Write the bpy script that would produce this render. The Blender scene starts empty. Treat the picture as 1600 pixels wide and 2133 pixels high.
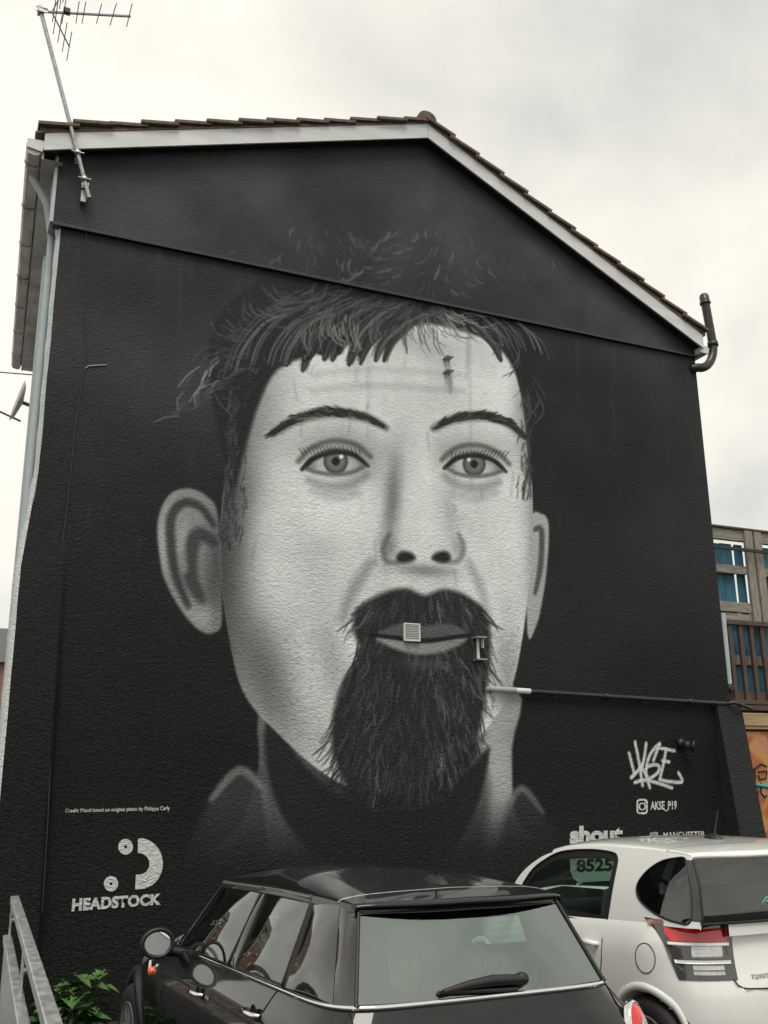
import bpy, bmesh, math, random
import numpy as np
from mathutils import Vector, Matrix
random.seed(7); rng = np.random.default_rng(11)
R = math.radians
scn = bpy.context.scene
C = scn.collection

# ------------------------------------------------------------------ camera
F_PX = 2007.6; YAW = .4203; PITCH = .2685; ROLL = -.0095
CAM = np.array([-.4547, -8.7203, 1.9052])
_f = np.array([math.sin(YAW)*math.cos(PITCH), math.cos(YAW)*math.cos(PITCH), math.sin(PITCH)])
_r = np.array([math.cos(YAW), -math.sin(YAW), 0.]); _u = np.cross(_r, _f)
_c, _s = math.cos(ROLL), math.sin(ROLL)
RIGHT, UP, FWD = _c*_r+_s*_u, -_s*_r+_c*_u, _f
cd = bpy.data.cameras.new('camera'); cam = bpy.data.objects.new('camera', cd); C.objects.link(cam)
cd.sensor_fit = 'HORIZONTAL'; cd.sensor_width = 36; cd.lens = F_PX/1600*36; cd.clip_start = .05; cd.clip_end = 2000
M4 = Matrix.Identity(4)
for i in range(3):
    M4[i][0] = RIGHT[i]; M4[i][1] = UP[i]; M4[i][2] = -FWD[i]; M4[i][3] = CAM[i]
cam.matrix_world = M4
scn.camera = cam
scn.render.resolution_x = 768; scn.render.resolution_y = 1024

# ------------------------------------------------------------------ sky and sun
SUN_EL, SUN_AZ = R(62), R(200)        # azimuth clockwise from +y: behind the camera, veiled by cloud
w = bpy.data.worlds.new('World'); scn.world = w; w.use_nodes = True
nt = w.node_tree; nt.nodes.clear()
def N(t, nt=nt, **k):
    n = nt.nodes.new(t)
    for a, b in k.items(): setattr(n, a, b)
    return n
sky = N('ShaderNodeTexSky'); sky.sky_type = 'NISHITA'; sky.sun_disc = False
sky.sun_elevation = SUN_EL; sky.sun_rotation = SUN_AZ
tc = N('ShaderNodeTexCoord')
mp = N('ShaderNodeMapping'); mp.inputs['Scale'].default_value = (1.6, 1.6, 1.9); mp.inputs['Location'].default_value = (2.2, 5.5, 3.1)
n1 = N('ShaderNodeTexNoise'); n1.inputs['Scale'].default_value = 1.7; n1.inputs['Detail'].default_value = 7; n1.inputs['Roughness'].default_value = .5; n1.inputs['Distortion'].default_value = .25
cr = N('ShaderNodeValToRGB')
e = cr.color_ramp.elements
e[0].position = .33; e[0].color = (.50, .495, .465, 1)
e[1].position = .60; e[1].color = (.762, .738, .662, 1)
em = cr.color_ramp.elements.new(.48); em.color = (.665, .645, .575, 1)
scl = N('ShaderNodeVectorMath', operation='SCALE'); scl.inputs[3].default_value = .09
mx = N('ShaderNodeMix', data_type='RGBA'); mx.inputs[0].default_value = .95
bg = N('ShaderNodeBackground'); bg.inputs[1].default_value = 1.0
wo = N('ShaderNodeOutputWorld')
L = nt.links.new
L(tc.outputs['Generated'], mp.inputs[0]); L(mp.outputs[0], n1.inputs[0]); L(n1.outputs[0], cr.inputs[0])
L(sky.outputs[0], scl.inputs[0]); L(scl.outputs[0], mx.inputs[6]); L(cr.outputs[0], mx.inputs[7])
L(mx.outputs[2], bg.inputs[0]); L(bg.outputs[0], wo.inputs[0])
sl = bpy.data.lights.new('sun', 'SUN'); sun = bpy.data.objects.new('sun', sl); C.objects.link(sun)
sl.energy = 1.5; sl.angle = R(28); sl.color = (1, .96, .9)
sd = Vector((math.sin(SUN_AZ)*math.cos(SUN_EL), math.cos(SUN_AZ)*math.cos(SUN_EL), math.sin(SUN_EL)))
sun.rotation_euler = sd.to_track_quat('Z', 'Y').to_euler(); sun.location = sd*50
vs = scn.view_settings; vs.view_transform = 'Standard'; vs.look = 'None'; vs.gamma = 1; vs.use_curve_mapping = False; vs.exposure = .54
scn.cycles.caustics_reflective = False; scn.cycles.caustics_refractive = False

# ------------------------------------------------------------------ helpers
def ray(u, v): return RIGHT*((u-800)/F_PX) + UP*((1066.5-v)/F_PX) + FWD
def PX(u, v, y=0.):                      # where the line of sight of photo pixel (u, v) meets the plane y
    d = ray(u, v); return CAM + d*((y-CAM[1])/d[1])

def tag(o, label=None, cat=None, group=None, kind=None):
    if label: o['label'] = label
    if cat: o['category'] = cat
    if group: o['group'] = group
    if kind: o['kind'] = kind
    return o
def empty(name, loc=(0, 0, 0), rz=0, label=None, cat=None, group=None):
    o = bpy.data.objects.new(name, None); C.objects.link(o); o.location = loc; o.rotation_euler = (0, 0, rz); o.empty_display_size = .2
    return tag(o, label, cat, group)
def link(name, me, m, parent=None, smooth=False):
    o = bpy.data.objects.new(name, me); C.objects.link(o)
    if m is not None and not me.materials: me.materials.append(m)
    if smooth: me.shade_smooth()
    if parent: o.parent = parent
    return o
class MB:
    def __init__(s): s.v = []; s.f = []; s.sm = []
    def add(s, v, f, smooth=False):
        b = len(s.v); s.v += [tuple(map(float, q)) for q in v]
        for q in f: s.f.append(tuple(b+i for i in q)); s.sm.append(smooth)
        return s
    def box(s, c, d, rot=None):
        pts = [Vector((x*d[0]/2, y*d[1]/2, z*d[2]/2)) for x in (-1, 1) for y in (-1, 1) for z in (-1, 1)]
        if rot is not None: pts = [rot @ q for q in pts]
        c = Vector(c)
        return s.add([q+c for q in pts], [(0, 1, 3, 2), (4, 6, 7, 5), (0, 4, 5, 1), (2, 3, 7, 6), (0, 2, 6, 4), (1, 5, 7, 3)])
    def beam(s, a, b, wd, ht, up=(0, 0, 1)):                # rectangular bar from a to b
        a = Vector(a); b = Vector(b); d = (b-a); l = d.length; d.normalize(); up = Vector(up)
        sx = d.cross(up); sx.normalize(); uz = sx.cross(d)
        rot = Matrix((sx, d, uz)).transposed()
        return s.box((a+b)/2, (wd, l, ht), rot)
    def tube(s, pts, r, n=10, closed=False, cap=True):
        pts = [Vector(q) for q in pts]; m = len(pts); rs = r if hasattr(r, '__len__') else [r]*m
        ring = []; pu = None
        for i, q in enumerate(pts):
            if closed: t = pts[(i+1) % m]-pts[i-1]
            else: t = pts[min(i+1, m-1)]-pts[max(i-1, 0)]
            t.normalize()
            if pu is None: pu = t.orthogonal().normalized()
            else:
                pu = pu-t*pu.dot(t)
                pu = pu.normalized() if pu.length > 1e-6 else t.orthogonal().normalized()
            w_ = t.cross(pu)
            ring.append([q+(pu*math.cos(2*math.pi*k/n)+w_*math.sin(2*math.pi*k/n))*rs[i] for k in range(n)])
        v = [q for rr in ring for q in rr]; f = []
        for i in range(m if closed else m-1):
            j = (i+1) % m
            for k in range(n): f.append((i*n+k, i*n+(k+1) % n, j*n+(k+1) % n, j*n+k))
        s.add(v, f, True)
        if cap and not closed:
            s.add(ring[0][::-1], [tuple(range(n))]); s.add(ring[-1], [tuple(range(n))])
        return s
    def lathe(s, prof, c, ax, n=32):                        # prof: (radius, offset along ax)
        ax = Vector(ax).normalized(); a = ax.orthogonal().normalized(); b = ax.cross(a); c = Vector(c)
        v = []; m = len(prof)
        for i in range(n):
            t = 2*math.pi*i/n
            for r_, h in prof: v.append(c+(a*math.cos(t)+b*math.sin(t))*r_+ax*h)
        f = [(i*m+j, ((i+1) % n)*m+j, ((i+1) % n)*m+j+1, i*m+j+1) for i in range(n) for j in range(m-1)]
        return s.add(v, f, True)
    def grid(s, P, smooth=True):                            # P [nu][nv] points
        nu = len(P); nv = len(P[0])
        return s.add([q for r_ in P for q in r_], [(i*nv+j, (i+1)*nv+j, (i+1)*nv+j+1, i*nv+j+1) for i in range(nu-1) for j in range(nv-1)], smooth)
    def prism(s, poly, y0, y1):                             # polygon in x,z extruded along y
        n = len(poly); v = [(x, y0, z) for x, z in poly]+[(x, y1, z) for x, z in poly]
        return s.add(v, [tuple(range(n)), tuple(range(2*n-1, n-1, -1))]+[(i, i+n, (i+1) % n+n, (i+1) % n) for i in range(n)])
    def mesh(s, name):
        me = bpy.data.meshes.new(name); me.from_pydata(s.v, [], s.f); me.update()
        me.polygons.foreach_set('use_smooth', s.sm)
        bm = bmesh.new(); bm.from_mesh(me); bmesh.ops.recalc_face_normals(bm, faces=bm.faces); bm.to_mesh(me); bm.free()
        return me
    def build(s, name, m, parent=None): return link(name, s.mesh(name), m, parent)
def bevel(o, wd=.006, seg=2):
    md = o.modifiers.new('bevel', 'BEVEL'); md.width = wd; md.segments = seg; md.limit_method = 'ANGLE'; md.angle_limit = R(40)
    return o

def mat(name, col, rough=.6, metal=0, noise=0, nscale=8, bump=0, bscale=60, coat=0, col2=None, stretch=None, spec=.5, rvar=0):
    m = bpy.data.materials.new(name); m.use_nodes = True; t = m.node_tree; b = t.nodes['Principled BSDF']
    b.inputs['Base Color'].default_value = (*col, 1); b.inputs['Roughness'].default_value = rough; b.inputs['Metallic'].default_value = metal
    b.inputs['Coat Weight'].default_value = coat; b.inputs['Coat Roughness'].default_value = .03; b.inputs['Specular IOR Level'].default_value = spec
    co = N('ShaderNodeTexCoord', t); mpn = N('ShaderNodeMapping', t)
    if stretch: mpn.inputs['Scale'].default_value = stretch
    t.links.new(co.outputs['Object'], mpn.inputs[0])
    if noise or col2 or rvar:
        n_ = N('ShaderNodeTexNoise', t); n_.inputs['Scale'].default_value = nscale; n_.inputs['Detail'].default_value = 8; n_.inputs['Roughness'].default_value = .62
        t.links.new(mpn.outputs[0], n_.inputs[0])
        r_ = N('ShaderNodeValToRGB', t); c2 = col2 or tuple(min(1, c*(1+noise)) for c in col); c1 = col if col2 else tuple(c*(1-noise) for c in col)
        r_.color_ramp.elements[0].position = .36; r_.color_ramp.elements[0].color = (*c1, 1)
        r_.color_ramp.elements[1].position = .64; r_.color_ramp.elements[1].color = (*c2, 1)
        t.links.new(n_.outputs[0], r_.inputs[0])
        if noise or col2: t.links.new(r_.outputs[0], b.inputs['Base Color'])
        if rvar:
            mr = N('ShaderNodeMapRange', t); mr.inputs[1].default_value = .3; mr.inputs[2].default_value = .7; mr.inputs[3].default_value = max(0, rough-rvar); mr.inputs[4].default_value = rough+rvar
            t.links.new(n_.outputs[0], mr.inputs[0]); t.links.new(mr.outputs[0], b.inputs['Roughness'])
    if bump:
        n2 = N('ShaderNodeTexNoise', t); n2.inputs['Scale'].default_value = bscale; n2.inputs['Detail'].default_value = 5
        t.links.new(mpn.outputs[0], n2.inputs[0])
        bp = N('ShaderNodeBump', t); bp.inputs['Strength'].default_value = 1; bp.inputs['Distance'].default_value = bump
        t.links.new(n2.outputs[0], bp.inputs['Height']); t.links.new(bp.outputs[0], b.inputs['Normal'])
    return m
def glass(name, tint, refl=(1., 1., 1.), ior=1.5, film=0):
    m = bpy.data.materials.new(name); m.use_nodes = True; t = m.node_tree; t.nodes.clear()
    tr = N('ShaderNodeBsdfTransparent', t); tr.inputs[0].default_value = (*tint, 1)
    gl = N('ShaderNodeBsdfGlossy', t); gl.inputs[0].default_value = (*refl, 1); gl.inputs[1].default_value = .004
    fr = N('ShaderNodeLayerWeight', t); fr.inputs[0].default_value = .5
    pw = N('ShaderNodeMath', t, operation='POWER'); pw.inputs[1].default_value = 4.2; t.links.new(fr.outputs['Facing'], pw.inputs[0])
    mr = N('ShaderNodeMapRange', t); mr.inputs[3].default_value = .05+film; mr.inputs[4].default_value = 1
    mxs = N('ShaderNodeMixShader', t); o = N('ShaderNodeOutputMaterial', t)
    t.links.new(pw.outputs[0], mr.inputs[0]); t.links.new(mr.outputs[0], mxs.inputs[0]); t.links.new(tr.outputs[0], mxs.inputs[1]); t.links.new(gl.outputs[0], mxs.inputs[2]); t.links.new(mxs.outputs[0], o.inputs[0])
    return m

M = {}
M['asphalt'] = mat('asphalt', (.05, .05, .05), .85, noise=.35, nscale=30, bump=.006, bscale=220)
M['soil'] = mat('soil', (.03, .025, .018), .95, noise=.4, nscale=20, bump=.02, bscale=50)
M['pvc'] = mat('white_pvc', (.62, .64, .63), .45, noise=.10, nscale=2.2, stretch=(.5, 1, 3))
M['pvc_dirty'] = mat('stained_pvc', (.50, .43, .37), .6, col2=(.78, .74, .70), nscale=6, stretch=(1, .5, 1))
M['tile'] = mat('concrete_tile', (.085, .06, .045), .85, col2=(.17, .12, .09), nscale=9, bump=.004, bscale=70)
M['mortar'] = mat('verge_mortar', (.10, .075, .055), .9, col2=(.20, .15, .10), nscale=12, bump=.008, bscale=50)
M['facade'] = mat('pale_grey_render', (.44, .50, .51), .7, noise=.07, nscale=5, bump=.004, bscale=120)
M['facade_rough'] = mat('white_roughcast', (.60, .63, .62), .8, noise=.1, nscale=20, bump=.02, bscale=55)
M['black_plastic'] = mat('black_plastic', (.012, .012, .013), .45, bump=.0006, bscale=500)
M['black_pipe'] = mat('black_pipe_paint', (.02, .02, .021), .35, noise=.3, nscale=20)
M['grey_paint'] = mat('grey_mural_paint', (.30, .32, .31), .6, noise=.08, nscale=20)
M['light_paint'] = mat('light_mural_paint', (.60, .62, .60), .6, noise=.05, nscale=20)
M['galv'] = mat('galvanised_steel', (.44, .46, .46), .42, metal=.65, noise=.16, nscale=16, stretch=(1, .6, 1), rvar=.1)
M['steel'] = mat('weathered_aluminium', (.42, .42, .43), .4, metal=.8, noise=.2, nscale=30)
M['steel_dark'] = mat('dull_antenna_metal', (.16, .16, .17), .5, metal=.5, noise=.2, nscale=30)
M['chrome'] = mat('chrome', (.75, .75, .75), .07, metal=1, rvar=.03, nscale=20)
M['black_paint'] = mat('black_car_paint', (.004, .004, .005), .35, coat=1, spec=.1)
M['gloss_black'] = mat('gloss_black_trim', (.006, .006, .006), .06, coat=1)
M['white_paint'] = mat('pearl_white_car_paint', (.80, .80, .77), .22, coat=1, noise=.02, nscale=4)
M['rubber'] = mat('rubber', (.012, .012, .012), .75, bump=.001, bscale=200)
M['seal'] = mat('window_seal', (.008, .008, .008), .5)
M['gap'] = mat('panel_gap', (.004, .004, .004), .9)
M['interior'] = mat('car_interior', (.022, .023, .024), .8, noise=.3, nscale=40)
M['cloth'] = mat('grey_seat_cloth', (.17, .185, .18), .9, noise=.15, nscale=60)
M['trim_beige'] = mat('satin_window_trim', (.20, .19, .18), .25, metal=.6)
M['glass_dark'] = glass('tinted_glass', (.50, .66, .58), film=.10)
M['glass_rear'] = glass('rear_glass', (.66, .84, .75), refl=(.88, 1., .95), film=.19)
M['glass_priv'] = glass('privacy_glass', (.16, .18, .18), film=.05)
M['mirror'] = mat('mirror_glass', (.8, .85, .85), .01, metal=1)
M['red_lens'] = mat('red_lens', (.62, .008, .012), .08, coat=1)
M['orange_lens'] = mat('orange_lens', (.75, .10, .01), .12, coat=1)
M['clear_lens'] = mat('clear_lens', (.52, .52, .52), .1, metal=.7, noise=.22, nscale=110)
M['lamp_dark'] = mat('smoked_lamp', (.05, .05, .05), .08, coat=1)
M['leaf'] = mat('leaf', (.045, .12, .03), .45, col2=(.13, .24, .07), nscale=9)
M['stem'] = mat('stem', (.06, .09, .03), .6)
M['wood_grey'] = mat('weathered_wood', (.17, .15, .12), .85, col2=(.33, .31, .26), nscale=7, stretch=(5, 5, .8), bump=.003, bscale=40)
M['wood_greyx'] = mat('weathered_wood_long', (.17, .15, .12), .85, col2=(.33, .31, .26), nscale=7, stretch=(.8, 5, 6), bump=.003, bscale=40)
M['wood_blue'] = mat('blue_stained_board', (.015, .07, .12), .7, col2=(.03, .16, .22), nscale=6, stretch=(6, 6, .8), bump=.002, bscale=40)
M['wood_teal'] = mat('teal_stained_board', (.05, .14, .14), .7, col2=(.14, .22, .19), nscale=6, stretch=(6, 6, .8), bump=.002, bscale=40)
M['wood_brown'] = mat('brown_stained_wood', (.05, .028, .02), .6, col2=(.10, .06, .045), nscale=9, stretch=(6, 6, .8), bump=.002, bscale=40)
M['wood_pine'] = mat('pine_board', (.30, .19, .10), .7, col2=(.42, .31, .18), nscale=5, stretch=(.6, 5, 8), bump=.002, bscale=40)
M['brick'] = mat('far_brick', (.20, .10, .075), .9, col2=(.28, .16, .12), nscale=6, bump=.01, bscale=14)
M['slate'] = mat('far_slate', (.09, .09, .10), .7, noise=.2, nscale=6)
M['far_glass'] = mat('far_window_glass', (.03, .04, .045), .05)
M['far_paint'] = mat('far_green_paint', (.10, .25, .21), .5)
M['blue_sign'] = mat('blue_plate', (.03, .06, .30), .5)
M['dish'] = mat('dish_enamel', (.50, .47, .40), .5, noise=.12, nscale=8)

# ------------------------------------------------------------------ ground
g = MB().add([(-300, -300, 0), (300, -300, 0), (300, 300, 0), (-300, 300, 0)], [(0, 1, 2, 3)]).build('ground', M['asphalt']); tag(g, kind='structure')
g = MB().add([(-.3, -.55, .004), (7.6, -.5, .004), (7.6, 0.02, .03), (-.3, 0.02, .03)], [(0, 1, 2, 3)]).build('soil_strip', M['soil']); tag(g, kind='structure')

g = MB().box((-1.0, 22, .055), (1.9, 43.4, .11)).build('pavement', mat('paving_concrete', (.22, .21, .20), .85, noise=.2, nscale=6, bump=.004, bscale=90)); tag(g, kind='structure')
g = MB().box((-2.03, 22, .06), (.14, 43.4, .13)).build('kerb', mat('kerb_stone', (.26, .25, .24), .8, noise=.2, nscale=9)); tag(g, kind='structure')

# ------------------------------------------------------------------ house with the painted gable
W, S = 7.80, 7.037
house = empty('house', (0, 0, 0), 0, 'black rendered gable end house with grey painted portrait and white bargeboards', 'house')
YU = -.045                                  # the upper gable stands a little proud
def roofz(x):                               # underside of the verge at the wall face
    return np.where(x < 3.97, 9.10-(3.97-x)*.325, 9.10-(x-3.97)*.497)

# --- paint layer, in wall metres on a regular grid; values are paint greys
class Canvas:
    def __init__(s, x0, x1, z0, z1, nx, nz, base):
        s.x = np.linspace(x0, x1, nx); s.z = np.linspace(z0, z1, nz); s.X, s.Z = np.meshgrid(s.x, s.z); s.a = np.full(s.X.shape, base, float)
    def win(s, pts, pad):
        x0, z0 = pts.min(0)-pad; x1, z1 = pts.max(0)+pad
        i0, i1 = np.searchsorted(s.x, [x0, x1]); j0, j1 = np.searchsorted(s.z, [z0, z1])
        return (slice(j0, j1), slice(i0, i1)) if i1 > i0 and j1 > j0 else None
    def put(s, sl, mask, val): s.a[sl] += (val-s.a[sl])*np.clip(mask, 0, 1)
PXM = .00475                                # metres of wall per photo pixel, about
def wpts(pts, plane=0): return np.array([PX(u, v, plane)[[0, 2]] for u, v in pts])
def smooth_curve(p, closed, n=5):
    p = np.asarray(p, float); m = len(p); out = []
    for i in range(m if closed else m-1):
        a, b, c, d = (p[(i-1) % m], p[i], p[(i+1) % m], p[(i+2) % m]) if closed else (p[max(i-1, 0)], p[i], p[i+1], p[min(i+2, m-1)])
        for t in np.arange(n)/n: out.append(.5*((2*b)+(c-a)*t+(2*a-5*b+4*c-d)*t*t+(3*b-a-3*c+d)*t**3))
    if not closed: out.append(p[-1])
    return np.array(out)
def seg_d(X, Z, a, b):
    d = b-a; l = max(d@d, 1e-12); t = np.clip(((X-a[0])*d[0]+(Z-a[1])*d[1])/l, 0, 1)
    return np.hypot(X-a[0]-t*d[0], Z-a[1]-t*d[1]), t
def fill(cv, pts, val, soft=3, alpha=1., curve=True, clip=None, grad=None):
    q = wpts(pts)
    if curve: q = smooth_curve(q, True, 4)
    sf = soft*PXM; sl = cv.win(q, sf*2)
    if sl is None: return
    X, Z = cv.X[sl], cv.Z[sl]; dm = np.full(X.shape, 1e9); ins = np.zeros(X.shape, bool); n = len(q)
    for i in range(n):
        a, b = q[i], q[(i+1) % n]
        dm = np.minimum(dm, seg_d(X, Z, a, b)[0])
        if a[1] != b[1]: ins ^= ((a[1] > Z) != (b[1] > Z)) & (X < (b[0]-a[0])*(Z-a[1])/(b[1]-a[1])+a[0])
    m = np.clip(.5+np.where(ins, dm, -dm)/(2*sf), 0, 1); m = m*m*(3-2*m)
    if clip is not None: m = m*clip[sl]
    v = val if grad is None else grad(X, Z)
    cv.put(sl, m*alpha, v); full = np.zeros(cv.a.shape); full[sl] = m; return full
def stroke(cv, pts, wd, val, soft=2, alpha=1., taper=True, clip=None, n=4):
    q = smooth_curve(wpts(pts), False, n); sf = soft*PXM; h = wd*PXM/2; sl = cv.win(q, h+sf*2)
    if sl is None: return
    X, Z = cv.X[sl], cv.Z[sl]; m = np.zeros(X.shape); k = len(q)-1
    for i in range(k):
        d, t = seg_d(X, Z, q[i], q[i+1]); tt = (i+t)/k
        hh = h*(np.sin(np.pi*np.clip(tt*.92+.04, 0, 1))**.6 if taper else 1)
        m = np.maximum(m, np.clip(1-(d-hh)/sf, 0, 1))
    if clip is not None: m = m*clip[sl]
    cv.put(sl, m*alpha, val)
def blob(cv, u, v, ru, rv, val, alpha, ang=0, clip=None, p=2):
    c = wpts([(u, v)])[0]; a, b = ru*PXM, rv*PXM; X, Z = cv.X-c[0], cv.Z-c[1]; ca, sa = math.cos(ang), math.sin(ang)
    d = ((X*ca+Z*sa)/a)**2+((-X*sa+Z*ca)/b)**2; m = np.exp(-d**(p/2)*1.2)*alpha
    if clip is not None: m = m*clip
    cv.a += (val-cv.a)*m
def vnoise(cv, scale, seed, oct=4):
    r_ = np.random.default_rng(seed); out = np.zeros(cv.a.shape); amp = 1
    for o in range(oct):
        sx = scale*2**o; gx = cv.X*sx+50; gz = cv.Z*sx+50; T = r_.random((512, 512)); ix = np.floor(gx).astype(int); iz = np.floor(gz).astype(int)
        fx = gx-ix; fz = gz-iz; fx = fx*fx*(3-2*fx); fz = fz*fz*(3-2*fz); ix %= 511; iz %= 511
        out += amp*((T[iz, ix]*(1-fx)+T[iz, ix+1]*fx)*(1-fz)+(T[iz+1, ix]*(1-fx)+T[iz+1, ix+1]*fx)*fz-.5); amp *= .5
    return out

cv = Canvas(0, W, -.25, S, 720, 670, .075)
cu = Canvas(0, W, S, 9.2, 440, 130, .195)
cv.a += .085*np.clip((cv.Z-2.0)/4.8, 0, 1)+.11*vnoise(cv, .7, 3, 5)*np.clip((cv.Z-1.5)/4, .15, 1)
cu.a += .12*vnoise(cu, 1.0, 5)+.03*np.clip(vnoise(cu, 3., 15), 0, 1)

def portrait(cv):
    """a plain grey airbrushed portrait of nobody in particular: bearded head, cropped hair, eyes looking straight out"""
    r_ = random.Random(21)
    # neck and shoulders fading into the black
    nk = fill(cv, [(560, 1450), (540, 1600), (500, 1720), (440, 1800), (800, 1850), (1130, 1800), (1075, 1700), (1066, 1560), (1070, 1430), (800, 1400)], .58, 5)
    blob(cv, 800, 1640, 215, 260, .12, 1.0, clip=nk, p=3); blob(cv, 540, 1640, 70, 190, .24, .75, clip=nk); blob(cv, 1030, 1600, 40, 180, .70, .6, clip=nk)
    stroke(cv, [(985, 1560), (1000, 1660), (980, 1790)], 26, .20, 22, .6, clip=nk); stroke(cv, [(600, 1560), (630, 1680), (690, 1790)], 20, .40, 22, .6, clip=nk)
    # ears
    ear = fill(cv, [(446, 1080), (420, 1034), (380, 1016), (340, 1030), (320, 1085), (330, 1160), (346, 1215), (376, 1270), (414, 1312), (446, 1318), (462, 1280)], .52, 4)
    blob(cv, 340, 1120, 22, 90, .66, .7, clip=ear); blob(cv, 450, 1180, 30, 150, .25, .8, clip=ear)
    stroke(cv, [(436, 1092), (408, 1056), (372, 1046), (348, 1076), (352, 1140), (368, 1206), (392, 1262)], 10, .17, 9, .85, clip=ear)
    stroke(cv, [(440, 1130), (408, 1112), (392, 1150), (398, 1206), (420, 1250)], 20, .18, 12, .8, clip=ear)
    stroke(cv, [(378, 1086), (374, 1136), (384, 1190)], 9, .62, 8, .6, clip=ear); blob(cv, 424, 1285, 24, 26, .62, .7, clip=ear)
    ear = fill(cv, [(1100, 1090), (1124, 1070), (1139, 1092), (1138, 1170), (1131, 1240), (1118, 1300), (1098, 1318)], .62, 4)
    stroke(cv, [(1108, 1104), (1124, 1104), (1124, 1176), (1114, 1236)], 8, .22, 7, .8, clip=ear)
    # face
    face = fill(cv, [(540, 690), (490, 800), (462, 930), (452, 1080), (462, 1220), (480, 1340), (506, 1440), (566, 1516), (690, 1622), (800, 1655), (890, 1630), (990, 1545), (1058, 1450), (1086, 1340), (1102, 1210), (1106, 1080), (1098, 930), (1078, 810), (1040, 700), (930, 640), (780, 622), (640, 640)], .80, 2.5)
    sh = lambda *a, **k: blob(cv, *a, clip=face, **k)
    sh(432, 1150, 92, 540, .22, .95, p=3); sh(548, 1400, 64, 170, .30, .75, ang=.40); sh(1118, 1150, 34, 420, .42, .7)
    sh(1060, 1400, 34, 120, .40, .5); sh(520, 840, 70, 150, .42, .6); sh(1085, 860, 34, 130, .45, .55)
    sh(700, 940, 120, 58, .38, .62); sh(975, 948, 104, 54, .40, .58); sh(790, 700, 250, 44, .50, .45)
    sh(842, 900, 36, 50, .60, .3); sh(640, 1220, 90, 110, .62, .35)
    sh(810, 1040, 24, 130, .36, .75, ang=-.10); sh(932, 1070, 22, 100, .56, .42, ang=.08)
    sh(790, 800, 170, 80, .80, .45); sh(880, 1010, 20, 120, .84, .6); sh(882, 1112, 30, 26, .86, .55); sh(640, 1085, 86, 46, .81, .5, ang=.15); sh(1005, 1092, 56, 42, .82, .5)
    # forehead creases and under-eye folds
    for y, a_ in ((772, .25), (806, .3)): stroke(cv, [(640, y+6), (780, y-4), (960, y+8)], 5, .55, 12, a_)
    # nose, modelled with soft shade
    sh(806, 1140, 20, 28, .46, .7); sh(952, 1140, 16, 26, .54, .6); sh(880, 1188, 76, 16, .34, .65)
    for x, k in ((842, 1), (916, -1)): fill(cv, [(x-20*k, 1160), (x-8*k, 1148), (x+12*k, 1152), (x+20*k, 1164), (x+4*k, 1172), (x-14*k, 1172)], .12, 7)
    stroke(cv, [(806, 1112), (794, 1142), (802, 1168), (824, 1172)], 5, .30, 8, .6); stroke(cv, [(950, 1112), (962, 1140), (954, 1166), (934, 1172)], 5, .36, 8, .55)
    stroke(cv, [(770, 1170), (735, 1230), (712, 1290)], 8, .44, 18, .55); stroke(cv, [(975, 1172), (1002, 1230), (1014, 1280)], 7, .50, 16, .5)
    # eyes, level, heavy lidded, looking straight out
    for cx, cy, k, sg in ((690, 962, .94, 1), (982, 968, .88, -1)):
        E_ = lambda pts: [(cx+x*k*sg, cy+y*k) for x, y in pts]
        wh = fill(cv, E_([(-70, 12), (-44, -10), (-6, -22), (36, -16), (68, 6), (40, 20), (0, 25), (-40, 22)]), .70, 2.5)
        blob(cv, *E_([(-60, 4)])[0], 22, 30, .36, .7, clip=wh); blob(cv, *E_([(60, 4)])[0], 20, 30, .42, .6, clip=wh); blob(cv, *E_([(0, -24)])[0], 80, 14, .28, .7, clip=wh)
        fill(cv, E_([(-28, -2), (-20, -22), (0, -30), (20, -22), (28, -2), (20, 18), (0, 26), (-20, 18)]), .26, 2.5, clip=wh)
        fill(cv, E_([(-21, -2), (-15, -17), (0, -22), (15, -17), (21, -2), (15, 13), (0, 19), (-15, 13)]), .44, 5, .85, clip=wh)
        fill(cv, E_([(-10, -2), (0, -12), (10, -2), (0, 8)]), .07, 2.5, clip=wh); fill(cv, E_([(8, -14), (13, -18), (17, -13), (12, -8)]), .92, 2, clip=wh)
        stroke(cv, E_([(-76, 16), (-48, -10), (-6, -24), (38, -18), (72, 8)]), 9, .10, 5); stroke(cv, E_([(-70, 14), (-40, 23), (0, 27), (40, 21), (68, 7)]), 4, .28, 6, .7)
        stroke(cv, E_([(-84, -2), (-52, -32), (-4, -46), (46, -38), (78, -12)]), 5, .26, 9, .75); stroke(cv, E_([(-60, -18), (-6, -36), (44, -28)]), 9, .62, 8, .5)
        stroke(cv, E_([(-60, 40), (-14, 54), (34, 50), (70, 28)]), 7, .44, 14, .55); stroke(cv, E_([(-50, 64), (0, 78), (48, 68)]), 6, .52, 16, .4)
        for i in range(16):
            x = -72+i*8.5; y = 14-40*math.cos((i-9)/9.) if False else -12-11*math.cos((i-8)/6.); l = 12+5*abs(i-8)/8
            stroke(cv, E_([(x, y), (x-4+(i-8)*.2, y-l*.6), (x-8+(i-8)*.5, y-l)]), 1.8, .12, 1.6, .55, n=2)
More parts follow.
